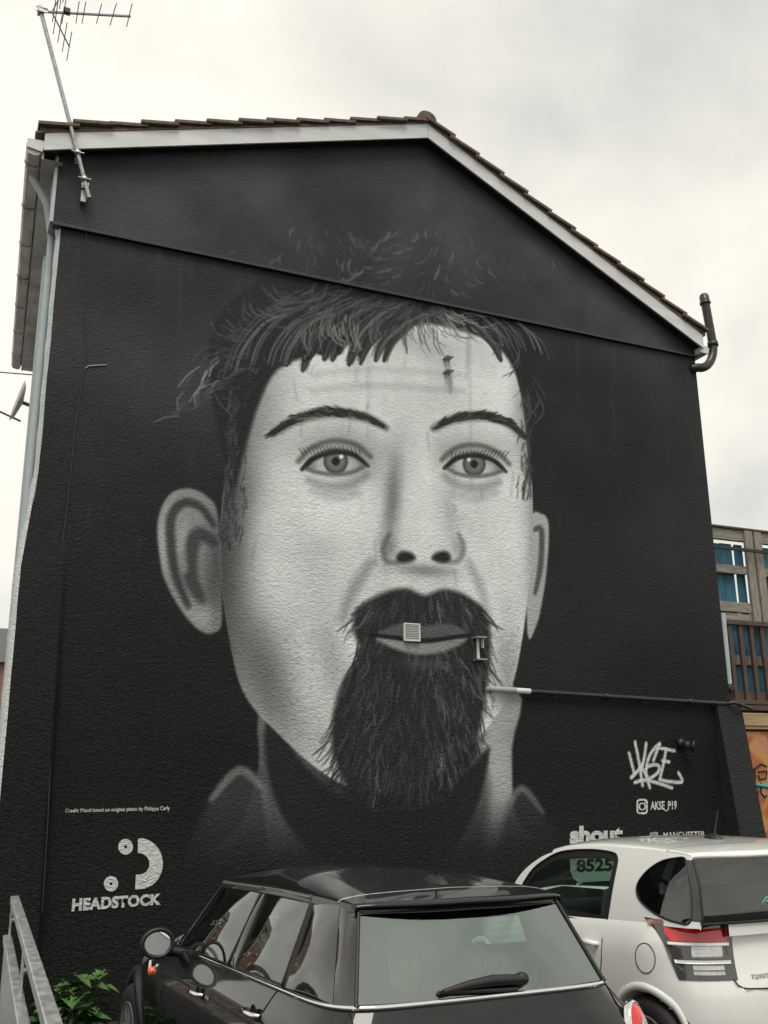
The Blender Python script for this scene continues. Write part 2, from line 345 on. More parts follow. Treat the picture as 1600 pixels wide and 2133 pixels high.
    # eyebrows
    for pts, sg in (([(560, 900), (610, 872), (680, 858), (750, 868), (796, 890)], -1), ([(896, 892), (940, 872), (1000, 866), (1050, 880), (1086, 908)], 1)):
        stroke(cv, pts, 13, .26, 11, .75); q = smooth_curve(np.array(pts, float), False, 12)
        for i in range(170):
            k = r_.randrange(len(q)-1); t = q[k+1]-q[k]; t /= np.hypot(*t); th = 1-.6*abs(2*k/len(q)-1)**2; x, y = q[k]+np.array((-t[1], t[0]))*r_.uniform(-8, 8)*th; l = r_.uniform(12, 24)
            stroke(cv, [(x, y), (x+sg*t[0]*l*abs(sg), y+(sg*t[1])*l-r_.uniform(-2, 7))], 2.2, r_.uniform(.07, .20), 1.8, .7, n=2)
    # mouth
    fill(cv, [(770, 1318), (820, 1296), (862, 1290), (884, 1296), (906, 1290), (944, 1298), (985, 1320), (940, 1330), (880, 1334), (820, 1330)], .36, 5, .9)
    fill(cv, [(778, 1326), (830, 1332), (884, 1338), (936, 1333), (978, 1326), (944, 1356), (884, 1370), (824, 1358)], .52, 7, .9)
    stroke(cv, [(766, 1322), (820, 1328), (882, 1334), (942, 1328), (988, 1322)], 7, .09, 5); blob(cv, 890, 1350, 40, 10, .66, .5)
    # moustache and long chin beard, cheeks shaved
    sh(690, 1370, 40, 110, .50, .5, ang=.2); sh(880, 1420, 60, 20, .34, .6)
    beard = fill(cv, [(742, 1270), (800, 1234), (846, 1226), (884, 1240), (922, 1228), (966, 1238), (1012, 1276), (1022, 1340), (1014, 1440), (990, 1560), (950, 1680), (880, 1770), (800, 1760), (730, 1660), (690, 1550), (706, 1440), (748, 1360), (738, 1320)], .11, 9, .95)
    for i in range(1500):
        x = r_.uniform(670, 1030); y = r_.uniform(1225, 1770); c = wpts([(x, y)])[0]; ii, jj = np.searchsorted(cv.x, c[0]), np.searchsorted(cv.z, c[1])
        if beard[min(jj, beard.shape[0]-1), min(ii, beard.shape[1]-1)] < .3: continue
        a = ((x-880)/150*.9 if y < 1300 else (x-870)/330)+r_.uniform(-.25, .25); l = r_.uniform(18, 60); b_ = a+r_.uniform(-.4, .4); lt = .16+.20*max(0, (x-860)/160)+.12*max(0, math.sin(x*.05))
        stroke(cv, [(x, y), (x+l*.5*math.sin(a), y+l*.5*math.cos(a)), (x+l*.5*(math.sin(a)+math.sin(b_)), y+l*.5*(math.cos(a)+math.cos(b_)))], r_.uniform(1.3, 2.8), r_.uniform(.06, lt+.12), 1.8, r_.uniform(.35, .75), n=2)
    fill(cv, [(786, 1320), (830, 1300), (884, 1303), (938, 1300), (974, 1320), (940, 1330), (880, 1335), (820, 1330)], .34, 5, .9); blob(cv, 884, 1384, 60, 14, .30, .6)
    fill(cv, [(784, 1328), (884, 1338), (972, 1328), (940, 1352), (884, 1364), (828, 1354)], .54, 6, .95); stroke(cv, [(772, 1322), (820, 1328), (882, 1335), (942, 1328), (984, 1322)], 6, .08, 4)
    # shaved jaw: speckle of stubble
    for i in range(500):
        x = r_.choice((r_.uniform(520, 700), r_.uniform(1010, 1080))); y = r_.uniform(1300, 1560); c = wpts([(x, y)])[0]; ii, jj = np.searchsorted(cv.x, c[0]), np.searchsorted(cv.z, c[1])
        if face[jj, ii] > .9: stroke(cv, [(x, y), (x+3, y+7)], 2, .42, 2, .14, n=2)
    # hard shadow under the jaw
    fill(cv, [(560, 1500), (640, 1600), (720, 1668), (800, 1690), (900, 1680), (980, 1600), (1020, 1560), (985, 1700), (900, 1800), (700, 1800), (600, 1720), (556, 1600)], .10, 7, .9, clip=1-face)
    # coat collar: two dull lapels catching light
    for pts, v_ in (([(395, 1790), (440, 1660), (500, 1600), (548, 1640), (560, 1760), (500, 1820)], .24), ([(1180, 1790), (1130, 1690), (1086, 1640), (1056, 1690), (1040, 1790), (1100, 1820)], .22)): fill(cv, pts, v_, 14, .8)
    stroke(cv, [(440, 1665), (498, 1604), (548, 1642)], 8, .50, 8, .7); stroke(cv, [(548, 1642), (558, 1700), (566, 1790)], 7, .40, 8, .7); stroke(cv, [(1130, 1692), (1086, 1642), (1056, 1692)], 7, .46, 8, .7)
    # fade into black at the foot, brush mottling in the greys
    zz = np.array([PX(800, 1640)[2], PX(800, 1810)[2]]); m = np.clip((zz[0]-cv.Z)/(zz[0]-zz[1]), 0, 1); cv.a += (.10-cv.a)*m*m*(3-2*m)*.95
    cv.a *= 1+.10*vnoise(cv, 2.2, 31)*np.clip((cv.a-.2)*3, 0, 1)

def hair(cv, upper=False):
    r_ = random.Random(5)
    if not upper:
        fill(cv, [(470, 1030), (446, 920), (424, 790), (430, 680), (500, 600), (620, 556), (800, 540), (980, 570), (1080, 650), (1112, 770), (1112, 900), (1100, 1010), (1092, 900), (1074, 790), (1030, 720), (960, 690), (870, 672), (780, 690), (700, 724), (636, 740), (566, 770), (524, 850), (492, 960)], .10, 7)
        # heavy locks swept from a parting on the right down towards the left temple
        for i in range(34):
            t = i/33; x0 = 1010-440*t+r_.uniform(-14, 14); y0 = 640+r_.uniform(-24, 14); l = r_.uniform(120, 180); dr = -1 if t > .22 else 1
            p = [(x0, y0), (x0+dr*l*.35, y0+l*.16), (x0+dr*l*.68, y0+l*.42+20*t), (x0+dr*l*.80, y0+l*.66+34*t)]
            if p[3][1] > 860: continue
            stroke(cv, p, r_.uniform(14, 26), r_.uniform(.07, .13), 4, .92, n=4)
            for k in range(r_.randrange(2, 6)):
                o_ = r_.uniform(-9, 9); q = [(x+o_, y+o_*.6-3) for x, y in p]; stroke(cv, q, r_.uniform(1.5, 4), r_.uniform(.20, .46), 2.6, r_.uniform(.3, .75), n=4)
        for i in range(300):                # cropped temples
            sd_ = r_.random() < .6; y = r_.uniform(800, 1130 if sd_ else 1030); x = (466+(y-800)*-.04+min(r_.expovariate(1/16.), 44)) if sd_ else (1101-min(r_.expovariate(1/10.), 26))
            stroke(cv, [(x, y), (x+r_.uniform(-8, 5), y+r_.uniform(10, 24))], 2.2, r_.uniform(.10, .34), 2.2, .55, n=2)
    for i in range(620 if not upper else 170):
        if upper: x = r_.gauss(800, 140); y = r_.uniform(480, 612)
        else:
            a = r_.gauss(0, .62); q = r_.uniform(.76, 1.04); x = 775+385*math.sin(a)*q*(.95 if a > 0 else 1.10); y = 965-380*math.cos(a)*q
            if (520 < x < 1075 and y > 690) or abs(a) > 1.35: continue
        cl = math.sin(x*.021)+math.sin(y*.03+x*.008); ang = -.5+(x-775)/330+.5*cl+r_.uniform(-.25, .25); l = r_.uniform(16, 66 if not upper else 28); cu_ = r_.uniform(.2, .9)*(1 if cl > 0 else -1)
        p1 = (x+l*.5*math.sin(ang), y+l*.5*math.cos(ang)); p2 = (p1[0]+l*.5*math.sin(ang+cu_), p1[1]+l*.5*math.cos(ang+cu_))
        v_ = (.15+.18*max(0, cl)+r_.uniform(0, .20)) if not upper else r_.uniform(.22, .42)
        stroke(cv, [(x, y), p1, p2], r_.uniform(1.0, 3.4), v_, 1.8, r_.uniform(.25, .85), n=3)
portrait(cv); hair(cv); hair(cu, True)
# sprayed signature tag
def spray(pts, w_=5.5): stroke(cv, [(1150+a/3.556, 1500+b/3.556) for a, b in pts], w_, .80, 2.2, .95, taper=False)
for pts in ([(568, 245), (590, 330), (606, 400), (585, 425)], [(585, 425), (630, 380), (665, 330)], [(612, 162), (640, 300), (668, 485)],
            [(695, 172), (680, 280), (655, 380)], [(655, 340), (690, 400), (722, 500)], [(795, 175), (760, 205), (722, 260), (700, 330), (695, 400), (722, 440)],
            [(795, 175), (770, 240), (748, 300)], [(700, 345), (760, 330), (792, 345), (780, 390), (735, 425)], [(790, 205), (840, 215), (905, 228)],
            [(842, 215), (830, 290), (815, 360), (795, 440)], [(815, 300), (865, 310)], [(795, 440), (860, 455), (950, 460), (960, 440), (935, 390)],
            [(612, 462), (680, 445), (760, 460), (885, 502)]): spray(pts)
# rain streaks under the drip line, rust runs under brackets and grille
for i in range(70):
    u_ = random.uniform(120, 1440); v_ = 470+(u_-108)*.212; ln = random.expovariate(1/70.)+10; stroke(cv, [(u_, v_), (u_-(800-u_)*.0*ln, v_+ln*.5), (u_+random.uniform(-3, 3), v_+ln)], random.uniform(2, 7), random.choice((.30, .34, .07)), 6, random.uniform(.04, .15))
for u_, v_, ln in ((932, 785, 34), (996, 1385, 50), (1001, 1385, 30), (850, 1338, 34), (866, 1338, 46), (1026, 1450, 26)): stroke(cv, [(u_, v_), (u_+1, v_+ln*.5), (u_, v_+ln)], 4, .40, 5, .35)
# light runs and scuffs on the black paint
for i in range(40):
    u_ = random.uniform(110, 1430); v_ = random.uniform(500, 1250); stroke(cv, [(u_, v_), (u_+random.uniform(-8, 8), v_+random.uniform(8, 60))], random.uniform(1.5, 5), .30, 4, .16)

def wall_material():
    m = bpy.data.materials.new('painted_roughcast'); m.use_nodes = True; t = m.node_tree; b = t.nodes['Principled BSDF']; l = t.links.new
    at = N('ShaderNodeAttribute', t); at.attribute_name = 'paint'
    co = N('ShaderNodeTexCoord', t)
    n0 = N('ShaderNodeTexNoise', t); n0.inputs['Scale'].default_value = 14; n0.inputs['Detail'].default_value = 6
    l(co.outputs['Object'], n0.inputs[0])
    mr0 = N('ShaderNodeMapRange', t); mr0.inputs[3].default_value = .86; mr0.inputs[4].default_value = 1.14; l(n0.outputs[0], mr0.inputs[0])
    mu = N('ShaderNodeVectorMath', t, operation='SCALE'); l(at.outputs['Color'], mu.inputs[0]); l(mr0.outputs[0], mu.inputs[3]); l(mu.outputs[0], b.inputs['Base Color'])
    b.inputs['Roughness'].default_value = .55; b.inputs['Specular IOR Level'].default_value = .20
    mpn = N('ShaderNodeMapping', t); mpn.inputs['Scale'].default_value = (27, 28, 40); l(co.outputs['Object'], mpn.inputs[0])
    n2 = N('ShaderNodeTexNoise', t); n2.inputs['Scale'].default_value = 1; n2.inputs['Detail'].default_value = 5; n2.inputs['Roughness'].default_value = .6; n2.inputs['Distortion'].default_value = .9
    l(mpn.outputs[0], n2.inputs[0])
    sp = N('ShaderNodeSeparateXYZ', t); l(co.outputs['Object'], sp.inputs[0])
    mr = N('ShaderNodeMapRange', t); mr.inputs[1].default_value = 1.0; mr.inputs[2].default_value = 6.8; mr.inputs[3].default_value = 1.; mr.inputs[4].default_value = .26; l(sp.outputs[2], mr.inputs[0])
    bp = N('ShaderNodeBump', t); bp.inputs['Distance'].default_value = .042; l(mr.outputs[0], bp.inputs['Strength']); l(n2.outputs[0], bp.inputs['Height']); l(bp.outputs[0], b.inputs['Normal'])
    return m
M['wall'] = wall_material()
def lin(v): v = np.clip(v, 0, 1); return np.where(v <= .04045, v/12.92, ((v+.055)/1.055)**2.4)
PAINT_K = 1.22
def canvas_mesh(name, cv, XYZ, parent):
    nz, nx = cv.a.shape; me = bpy.data.meshes.new(name); nv = nx*nz
    me.vertices.add(nv); me.vertices.foreach_set('co', XYZ.reshape(-1).astype(np.float32))
    i = np.arange(nz-1)[:, None]*nx+np.arange(nx-1)[None, :]; q = np.stack([i, i+1, i+nx+1, i+nx], -1).reshape(-1, 4); nf = len(q)
    me.loops.add(nf*4); me.loops.foreach_set('vertex_index', q.reshape(-1).astype(np.int32))
    me.polygons.add(nf); me.polygons.foreach_set('loop_start', np.arange(0, nf*4, 4, dtype=np.int32)); me.polygons.foreach_set('loop_total', np.full(nf, 4, np.int32))
    me.update(calc_edges=True); me.validate()
    a = lin(cv.a)*PAINT_K; col = np.stack([a*(.88+.08*np.clip(a*3, 0, 1)), a, a*.99, np.ones_like(a)], -1).astype(np.float32)
    at = me.color_attributes.new('paint', 'FLOAT_COLOR', 'POINT'); at.data.foreach_set('color', col.reshape(-1))
    return link(name, me, M['wall'], parent, True)
# lower wall: the left strip swells into a thickened base, its edge steps back higher up
bul = np.clip((4.05-cv.Z)/1.6, 0, 1)*.10*np.clip((.43-.04*np.clip(cv.Z, 0, 4)/4-cv.X)/.05, 0, 1)
wav = (.003*vnoise(cv, .9, 8, 3)-.005)*np.clip((W-cv.X)/.3, 0, 1)
xl = .075*np.clip((cv.Z-3.7)/.9, 0, 1)
Xs = xl+cv.X*(W-xl)/W + .012*vnoise(cv, 3, 21, 2)*np.clip((.05-cv.X)/.05, 0, 1)
canvas_mesh('gable_wall', cv, np.stack([Xs, -bul+wav, cv.Z], -1), house)
top = roofz(cu.X); tz = (cu.Z-S)/(9.2-S); Zu = S+(top-S)*tz
# paint on the upper wall was laid out in z: resample it on the sloped grid
cu2 = np.empty_like(cu.a)
for i in range(cu.a.shape[1]): cu2[:, i] = np.interp(Zu[:, i], cu.z, cu.a[:, i])
cu.a = cu2
uo = canvas_mesh('upper_gable_wall', cu, np.stack([cu.X, np.full_like(cu.X, YU)+.004*vnoise(cu, 1.2, 9, 3), Zu], -1), house)
b = MB().box((W/2, YU/2+.02, S-.012), (W, abs(YU)+.05, .03)); b.build('drip_edge', M['black_pipe'], house)
# body of the house behind the gable
DEP = 5.6; SK = .030
fx = lambda y: .055+SK*y
MB().add([(fx(0.004), .004, -.2), (W, .004, -.2), (W, DEP, -.2), (fx(DEP), DEP, -.2), (fx(0.004), .004, 7.8), (W, .004, 7.2), (W, DEP, 7.2), (fx(DEP), DEP, 7.8), (3.97, .004, 9.08), (3.97, DEP, 9.08)],
         [(0, 4, 7, 3), (1, 2, 6, 5), (3, 7, 9, 6, 2), (0, 1, 5, 8, 4)]).build('side_wall', M['facade'], house)
MB().add([(-.03, YU, S+.0), (-.03, .3, S), (-.03, .3, 7.84), (-.03, YU, 7.84), (.0, YU, S), (.0, YU, 7.86), (.06, .3, S), (.06, .3, 7.85)], [(0, 1, 2, 3), (0, 4, 5, 3), (0, 1, 6, 4)]).build('corner_render', M['facade'], house)
# white roughcast return along the swollen corner
b = MB(); P = []
for i in range(60):
    z = -.2+i*(S-.05+.2)/59; x0 = .075*np.clip((z-3.7)/.9, 0, 1); bl = .10*np.clip((4.05-z)/1.6, 0, 1); wdt = .05+.012*math.sin(i*1.7)+.03*np.clip((4.3-z)/.5, 0, 1)
    P.append([(x0-.0, -bl, z), (x0-.018-.3*bl*.2, -bl+.01, z), (x0-wdt*.5-.01, .05, z), (fx(.1)-.012, .14, z), (fx(.14), .16, z)])
b.grid(P); b.build('corner_return', M['facade_rough'], house)
for (y0, y1, z0, z1) in ((1.2, 2.0, 3.6, 5.0), (3.6, 4.4, 3.6, 5.0)):    # windows on the side street
    f_ = MB().beam((fx(y0)-.012, y0, (z0+z1)/2), (fx(y1)-.012, y1, (z0+z1)/2), .05, z1-z0).build('window', M['pvc'], house)
    MB().beam((fx(y0)-.04, y0+.08, (z0+z1)/2), (fx(y1)-.04, y1-.08, (z0+z1)/2), .01, z1-z0-.16).build('pane', M['far_glass'], f_)
# boxed pilasters / downpipe on the street side
MB().beam((fx(.45)-.05, .45, -.1), (fx(.45)-.05, .45, 6.9), .12, .10, (1, 0, 0)).build('pilaster', M['facade'], house)
o = MB().tube([(fx(.22)-.05, .22, .1), (fx(.22)-.05, .22, 7.0), (fx(.22)-.12, .2, 7.35), (-.22, .2, 7.62)], .034, 12).build('downpipe', M['facade'], house)
# roof: bargeboards, verge tiles, ridge
YB = -.18
def line_board(name, a, b_, top, th, m):
    (x0, z0), (x1, z1) = a, b_
    return MB().prism([(x0, z0), (x1, z1), (x1, z1+top), (x0, z0+top)], YB, YB+th).build(name, m, house)
AP = (3.965, 9.034); LB = (-.15, 7.694); RB = (7.80, 7.075)
for nm, E_ in (('L', LB), ('R', RB)):
    bb = line_board('bargeboard', E_, (AP[0]+(-.002 if nm == 'L' else .002), AP[1]), .185, .022, M['pvc'])
    (x0, z0), (x1, z1) = E_, AP
    MB().add([(x0, YB+.024, z0+.012), (x1, YB+.024, z1+.012), (x1, .02, z1+.012), (x0, .02, z0+.012)], [(0, 1, 2, 3)]).build('soffit', M['black_pipe'], house)
roof = MB()
for E_ in (LB, RB):
    dx = AP[0]-E_[0]; dz = AP[1]-E_[1]; ext = -.30/abs(dx)
    x0, z0 = E_[0]+dx*ext*(.3 if E_ is LB else .1), E_[1]+dz*ext*(.3 if E_ is LB else .1)
    roof.add([(x0, YB-.01, z0+.187), (AP[0], YB-.01, AP[1]+.187), (AP[0], DEP, AP[1]+.187), (x0+SK*1.2*DEP*(E_ is LB), DEP, z0+.187), (x0, YB-.01, z0+.205), (AP[0], YB-.01, AP[1]+.205), (AP[0], DEP, AP[1]+.205), (x0+SK*1.2*DEP*(E_ is LB), DEP, z0+.205)],
             [(0, 1, 2, 3), (4, 7, 6, 5), (0, 4, 5, 1), (3, 2, 6, 7), (0, 3, 7, 4)])
roof = roof.build('roof', M['mortar'], house)
tm = None
for E_, n_, sgn in ((LB, 13, 1), (RB, 12, -1)):
    a = Vector((E_[0]-.07*sgn, 0, E_[1]+.205)); bq = Vector((AP[0], 0, AP[1]+.205)); d = bq-a; st = d/n_; ang = math.atan2(d.z, d.x) if sgn > 0 else math.atan2(d.z, -d.x)
    tl = st.length*1.12; th = .032
    me = MB()
    me.add([(0, -.15, .0), (tl, -.15, 0), (tl, .15, 0), (0, .15, 0), (0, -.15, th), (tl, -.15, th), (tl, .15, th), (0, .15, th), (0, -.13, -.035), (tl*.86, -.13, -.012)],
           [(0, 1, 2, 3), (4, 7, 6, 5), (0, 4, 5, 1), (1, 5, 6, 2), (2, 6, 7, 3), (3, 7, 4, 0)])
    me = me.mesh('tile'); me.materials.append(M['tile'])
    bed = None
    for c in range(4):
        for i in range(n_):
            o = bpy.data.objects.new('tile', me); C.objects.link(o); o.parent = roof
            p_ = a+st*i; o.location = (p_.x+random.uniform(-.014, .014), YB-.045+.15+c*.302+random.uniform(-.016, .012), p_.z+.030+random.uniform(-.008, .010))
            o.rotation_euler = (random.uniform(-.01, .01), -(ang-R(5.5)+random.uniform(-.008, .008)), 0) if sgn > 0 else (random.uniform(-.01, .01), -(ang-R(5.5)+random.uniform(-.008, .008)), math.pi)
    # mortar bedding between board and tiles
    q = [(E_[0]-.05*sgn, E_[1]+.187), (AP[0], AP[1]+.187), (AP[0], AP[1]+.245), (E_[0]-.05*sgn, E_[1]+.238)]
    MB().prism(q, YB+.004, YB+.12).build('verge_bedding', M['mortar'], roof)
for i in range(6):
    P = []
    for y in (0, .08, .44):
        rr = .102 if y < .1 else .094
        P.append([(rr*1.15*math.cos(t), YB-.04+i*.42+y, rr*math.sin(t)) for t in np.linspace(-.15, math.pi+.15, 14)])
    b = MB().grid([[(x+AP[0]-.02, y, z+AP[1]+.225) for x, y, z in r_] for r_ in P])
    if i == 0: b.add([(x+AP[0]-.02, y, z+AP[1]+.225) for x, y, z in P[0]], [tuple(range(14))])
    b.build('ridge_tile', M['tile'], roof)
# eaves gutter on the street side, with fascia and brackets
gx = lambda y: -.235+SK*1.2*y
GZ = 7.70; GL = 5.2
P = []
for y in (-.14, GL): P.append([(gx(y)+x_, y, GZ+z_) for x_, z_ in ((-.065, .06), (-.065, .0), (-.045, -.045), (.02, -.06), (.06, -.045), (.07, .05))])
b = MB().grid(P, False); b.add(P[0], [tuple(range(6))]); b.add(P[1], [tuple(range(6))]); b.build('gutter', M['pvc_dirty'], house)
for i in range(7):
    y = .05+i*.78; q = MB()
    q.grid([[(gx(yy)+x_*1.10, yy, GZ+z_*1.10) for x_, z_ in ((-.067, .064), (-.067, .0), (-.047, -.049), (.02, -.066), (.064, -.049))] for yy in (y, y+.05)], False).build('gutter_bracket', M['pvc_dirty'], house)
MB().beam((gx(0)+.085, -.12, GZ+.02), (gx(GL)+.085, GL, GZ+.02), .02, .18).build('fascia', M['pvc_dirty'], house)
MB().add([(gx(-.1)+.09, -.12, GZ-.06), (gx(GL)+.09, GL, GZ-.06), (fx(GL), GL, GZ-.06), (fx(-.1)-.02, -.12, GZ-.06)], [(0, 1, 2, 3)]).build('soffit', M['pvc_dirty'], house)
MB().prism([(-.30, 7.70), (-.16, 7.68), (-.14, 7.80), (-.30, 7.79)], -.165, -.145).build('gutter_stop_end', M['pvc'], house)
# right: short gutter end and black vent pipe
MB().box((W+.03, .1, 7.08), (.12, .5, .1)).build('gutter_stop_end', M['pvc'], house)
e0 = PX(1450, 762, -.05); e1 = PX(1487, 735, -.05); e2 = PX(1487, 715, -.05); e3 = PX(1468, 622, -.05)
pts = [(e0[0]-.03, -.0, e0[2]-.02)]
for t in np.linspace(0, 1, 9): pts.append((e0[0]+.03+(e1[0]-e0[0]-.03)*math.sin(t*math.pi/2), -.05, e0[2]-.02+(e2[2]-e0[2])*(1-math.cos(t*math.pi/2))))
pts += [(e3[0], -.05, e3[2]-.05)]
vp = MB().tube(pts, .056, 16).build('vent_pipe', M['black_pipe'], house)
ex = (pts[-1][0]-pts[-2][0])/(pts[-1][2]-pts[-2][2])
MB().lathe([(.0, .12), (.045, .11), (.062, .075), (.062, 0), (.07, 0), (.07, -.03), (.06, -.03)], pts[-1], (ex, 0, 1), 18).build('vent_cap', M['black_pipe'], vp)
MB().lathe([(.058, .03), (.068, .03), (.068, -.03), (.058, -.03)], pts[-2], (ex, 0, 1), 18).build('pipe_collar', M['black_pipe'], vp)
# battered pier at the right corner
pL, pR = 7.545, 7.905; zt = 2.66
def py(z): return -.06-(zt-z)*.115
P = [[(pL, py(z), z), (pL+(zt-z)*.0, py(z), z), (pR, py(z), z), (pR, .25, z)] for z in np.linspace(-.2, zt, 14)]
b = MB(); b.grid([[(pL, .02, z), (pL, py(z), z)] for z in np.linspace(-.2, zt, 14)]); b.grid([[(pL, py(z), z), (pR, py(z), z)] for z in np.linspace(-.2, zt, 14)]); b.grid([[(pR, py(z), z), (pR, .25, z)] for z in np.linspace(-.2, zt, 14)])
b.add([(pL, .02, zt), (pL, py(zt), zt), (pR, py(zt), zt), (pR, .25, zt)], [(0, 1, 2, 3)])
pier = b.build('corner_pier', M['wall'], house)
ca = pier.data.color_attributes.new('paint', 'FLOAT_COLOR', 'POINT')
for d_ in ca.data: d_.color = (.024, .025, .025, 1)
# waste pipe along the wall, its first length painted over with the portrait
a = PX(1026, 1435, -.06); b_ = PX(1105, 1440, -.06); c_ = PX(1515, 1466, -.06); d_ = PX(1560, 1478, -.06)
pp = MB().tube([(b_[0], -.05, b_[2]), (c_[0], -.05, c_[2])], .025, 12).build('waste_pipe', M['black_pipe'], house)
m_ = a+(b_-a)*.62
MB().tube([(a[0]-.02, .01, a[2]), (a[0], -.045, a[2]), (a[0]+.02, -.052, a[2]), (m_[0], -.05, m_[2])], .031, 12).build('pipe_end', M['grey_paint'], pp)
MB().tube([(m_[0], -.05, m_[2]), (b_[0], -.05, b_[2])], .029, 12).build('pipe_sleeve', M['light_paint'], pp)
for t in (.37, .80): q = b_+(c_-b_)*t; MB().lathe([(.024, -.03), (.031, -.03), (.031, .03), (.024, .03)], (q[0], -.05, q[2]), c_-b_, 14).build('pipe_coupling', M['black_pipe'], pp)
for t in (.12, .55, .93): q = b_+(c_-b_)*t; MB().box((q[0], -.018, q[2]), (.03, .04, .075)).lathe([(.024, -.012), (.03, -.012), (.03, .012), (.024, .012)], (q[0], -.05, q[2]), c_-b_, 12).build('pipe_clip', M['black_pipe'], pp)
MB().tube([(c_[0], -.05, c_[2]), (c_[0]+.03, -.12, c_[2]+.01), (c_[0]+.12, -.12, c_[2]-.005), (d_[0], -.11, d_[2])], .022, 12).build('pipe_tail', M['black_pipe'], pp)
# vent grille
g0 = PX(843, 1300, -.02); g1 = PX(873, 1334, -.02)
gr = MB()
for x0, x1, z0, z1 in ((g0[0]-.01, g1[0]+.01, g0[2], g0[2]+.012), (g0[0]-.01, g1[0]+.01, g1[2]-.012, g1[2]), (g0[0]-.012, g0[0], g1[2], g0[2]), (g1[0], g1[0]+.012, g1[2], g0[2])): gr.box(((x0+x1)/2, -.016, (z0+z1)/2), (x1-x0, .03, z1-z0))
gr = gr.build('vent_grille', M['light_paint'], house)
MB().box(((g0[0]+g1[0])/2, -.008, (g0[2]+g1[2])/2), (g1[0]-g0[0], .006, g0[2]-g1[2])).build('backing', M['black_pipe'], gr)
sm = MB().box((0, 0, 0), (g1[0]-g0[0], .02, .007), Matrix.Rotation(.5, 3, 'X')).mesh('slat'); sm.materials.append(M['light_paint'])
for i in range(9):
    o = bpy.data.objects.new('slat', sm); C.objects.link(o); o.parent = gr; o.location = ((g0[0]+g1[0])/2, -.02, g1[2]+(i+.5)*(g0[2]-g1[2])/9)
# cable clipped down the left of the wall, and a short one
pts = [(180, 470), (176, 640), (180, 745), (172, 790), (155, 900), (146, 1000), (128, 1150), (118, 1300), (112, 1420), (100, 1700), (88, 1900)]
cab = MB().tube([(lambda q: (q[0], q[1], q[2]))(PX(u, v, -.012-(.10*max(0, min(1, (v-1300)/300)) if u < 118 else 0))) for u, v in pts], .006, 6).build('cable', M['black_pipe'], house)
MB().tube([PX(u, v, -.01) for u, v in ((176, 768), (186, 762), (222, 760))], .006, 6).build('cable', M['grey_paint'], house)

# --- painted lettering on the gable (flat print a few millimetres proud of the render)
def letter_mat(name, colr, bump=True):
    m = M['wall'].copy(); m.name = name; t = m.node_tree
    at = [n for n in t.nodes if n.type == 'ATTRIBUTE'][0]; v = N('ShaderNodeRGB', t); v.outputs[0].default_value = (*colr, 1)
    for l_ in list(at.outputs['Color'].links): t.links.new(v.outputs[0], l_.to_socket)
    return m
M['letter'] = letter_mat('white_wall_lettering', (.66, .68, .66)); M['letter_black'] = letter_mat('black_wall_lettering', (.02, .021, .021))
def text_mesh(body, bold=0., shear=0., space=1.):
    cu_ = bpy.data.curves.new('t', 'FONT'); cu_.body = body; cu_.size = 1; cu_.offset = bold; cu_.shear = shear; cu_.space_character = space; cu_.resolution_u = 4; cu_.fill_mode = 'BOTH' if False else 'FRONT'
    ob = bpy.data.objects.new('t', cu_); C.objects.link(ob); bpy.context.view_layer.update()
    me = bpy.data.meshes.new_from_object(ob.evaluated_get(bpy.context.evaluated_depsgraph_get())); bpy.data.objects.remove(ob); bpy.data.curves.remove(cu_)
    return me
def on_wall(name, me, tl, tr, bl, br, m, y=-.0105, parent=None, label=None):
    """stretch a flat mesh so that its corners meet four photo pixels read off the wall"""
    co = np.array([v.co[:2] for v in me.vertices]); lo, hi = co.min(0), co.max(0); t = (co-lo)/(hi-lo)
    A = {k: PX(*q, y)[[0, 2]] for k, q in dict(tl=tl, tr=tr, bl=bl, br=br).items()}
    for v, (s_, r_) in zip(me.vertices, t):
        p_ = (A['bl']*(1-s_)+A['br']*s_)*(1-r_)+(A['tl']*(1-s_)+A['tr']*s_)*r_; v.co = (p_[0], y, p_[1])
    me.update(); o = link(name, me, m, parent or house)
    if label: o['label'] = label
    return o
on_wall('lettering', text_mesh('Credit: Mural based on original photo by Philippe Carly', .012), (136, 1685), (354, 1679), (136, 1695), (354, 1690), M['letter'])
on_wall('lettering', text_mesh('HEADSTOCK', .052, space=1.06), (151, 1872), (336, 1861), (149, 1899), (335, 1885), M['letter'], -.011)
on_wall('lettering', text_mesh('AKSE_P19', .028), (1355, 1669), (1410, 1668), (1355, 1690), (1410, 1689), M['letter'])
on_wall('lettering', text_mesh('shout', .05), (1187, 1720), (1298, 1720), (1187, 1759), (1298, 1754), M['letter'])
on_wall('lettering', text_mesh('MANCHESTER', .02), (1382, 1734), (1469, 1731), (1382, 1746), (1469, 1744), M['letter'])
on_wall('lettering', text_mesh('#Swe', .03), (438, 1914), (500, 1911), (438, 1946), (500, 1943), M['letter'])
on_wall('lettering', text_mesh('hiny', .03), (560, 1908), (612, 1905), (560, 1940), (612, 1938), M['letter'])
def poly_mesh(polys):
    me = bpy.data.meshes.new('p'); v = []; f = []
    for P in polys:
        if isinstance(P, tuple):                                  # ring strip (outer, inner)
            o_, i_ = P; b0 = len(v); v += o_+i_; n = len(o_)
            f += [(b0+k, b0+(k+1), b0+n+k+1, b0+n+k) for k in range(n-1)]
        else: b0 = len(v); v += P; f.append(tuple(range(b0, b0+len(P))))
    me.from_pydata([(a, b_, 0) for a, b_ in v], [], f); me.update(); return me
def arc(cx, cy, r_, a0, a1, n=24, ry=None): return [(cx+r_*math.cos(t), cy+(ry or r_)*math.sin(t)) for t in np.linspace(R(a0), R(a1), n)]
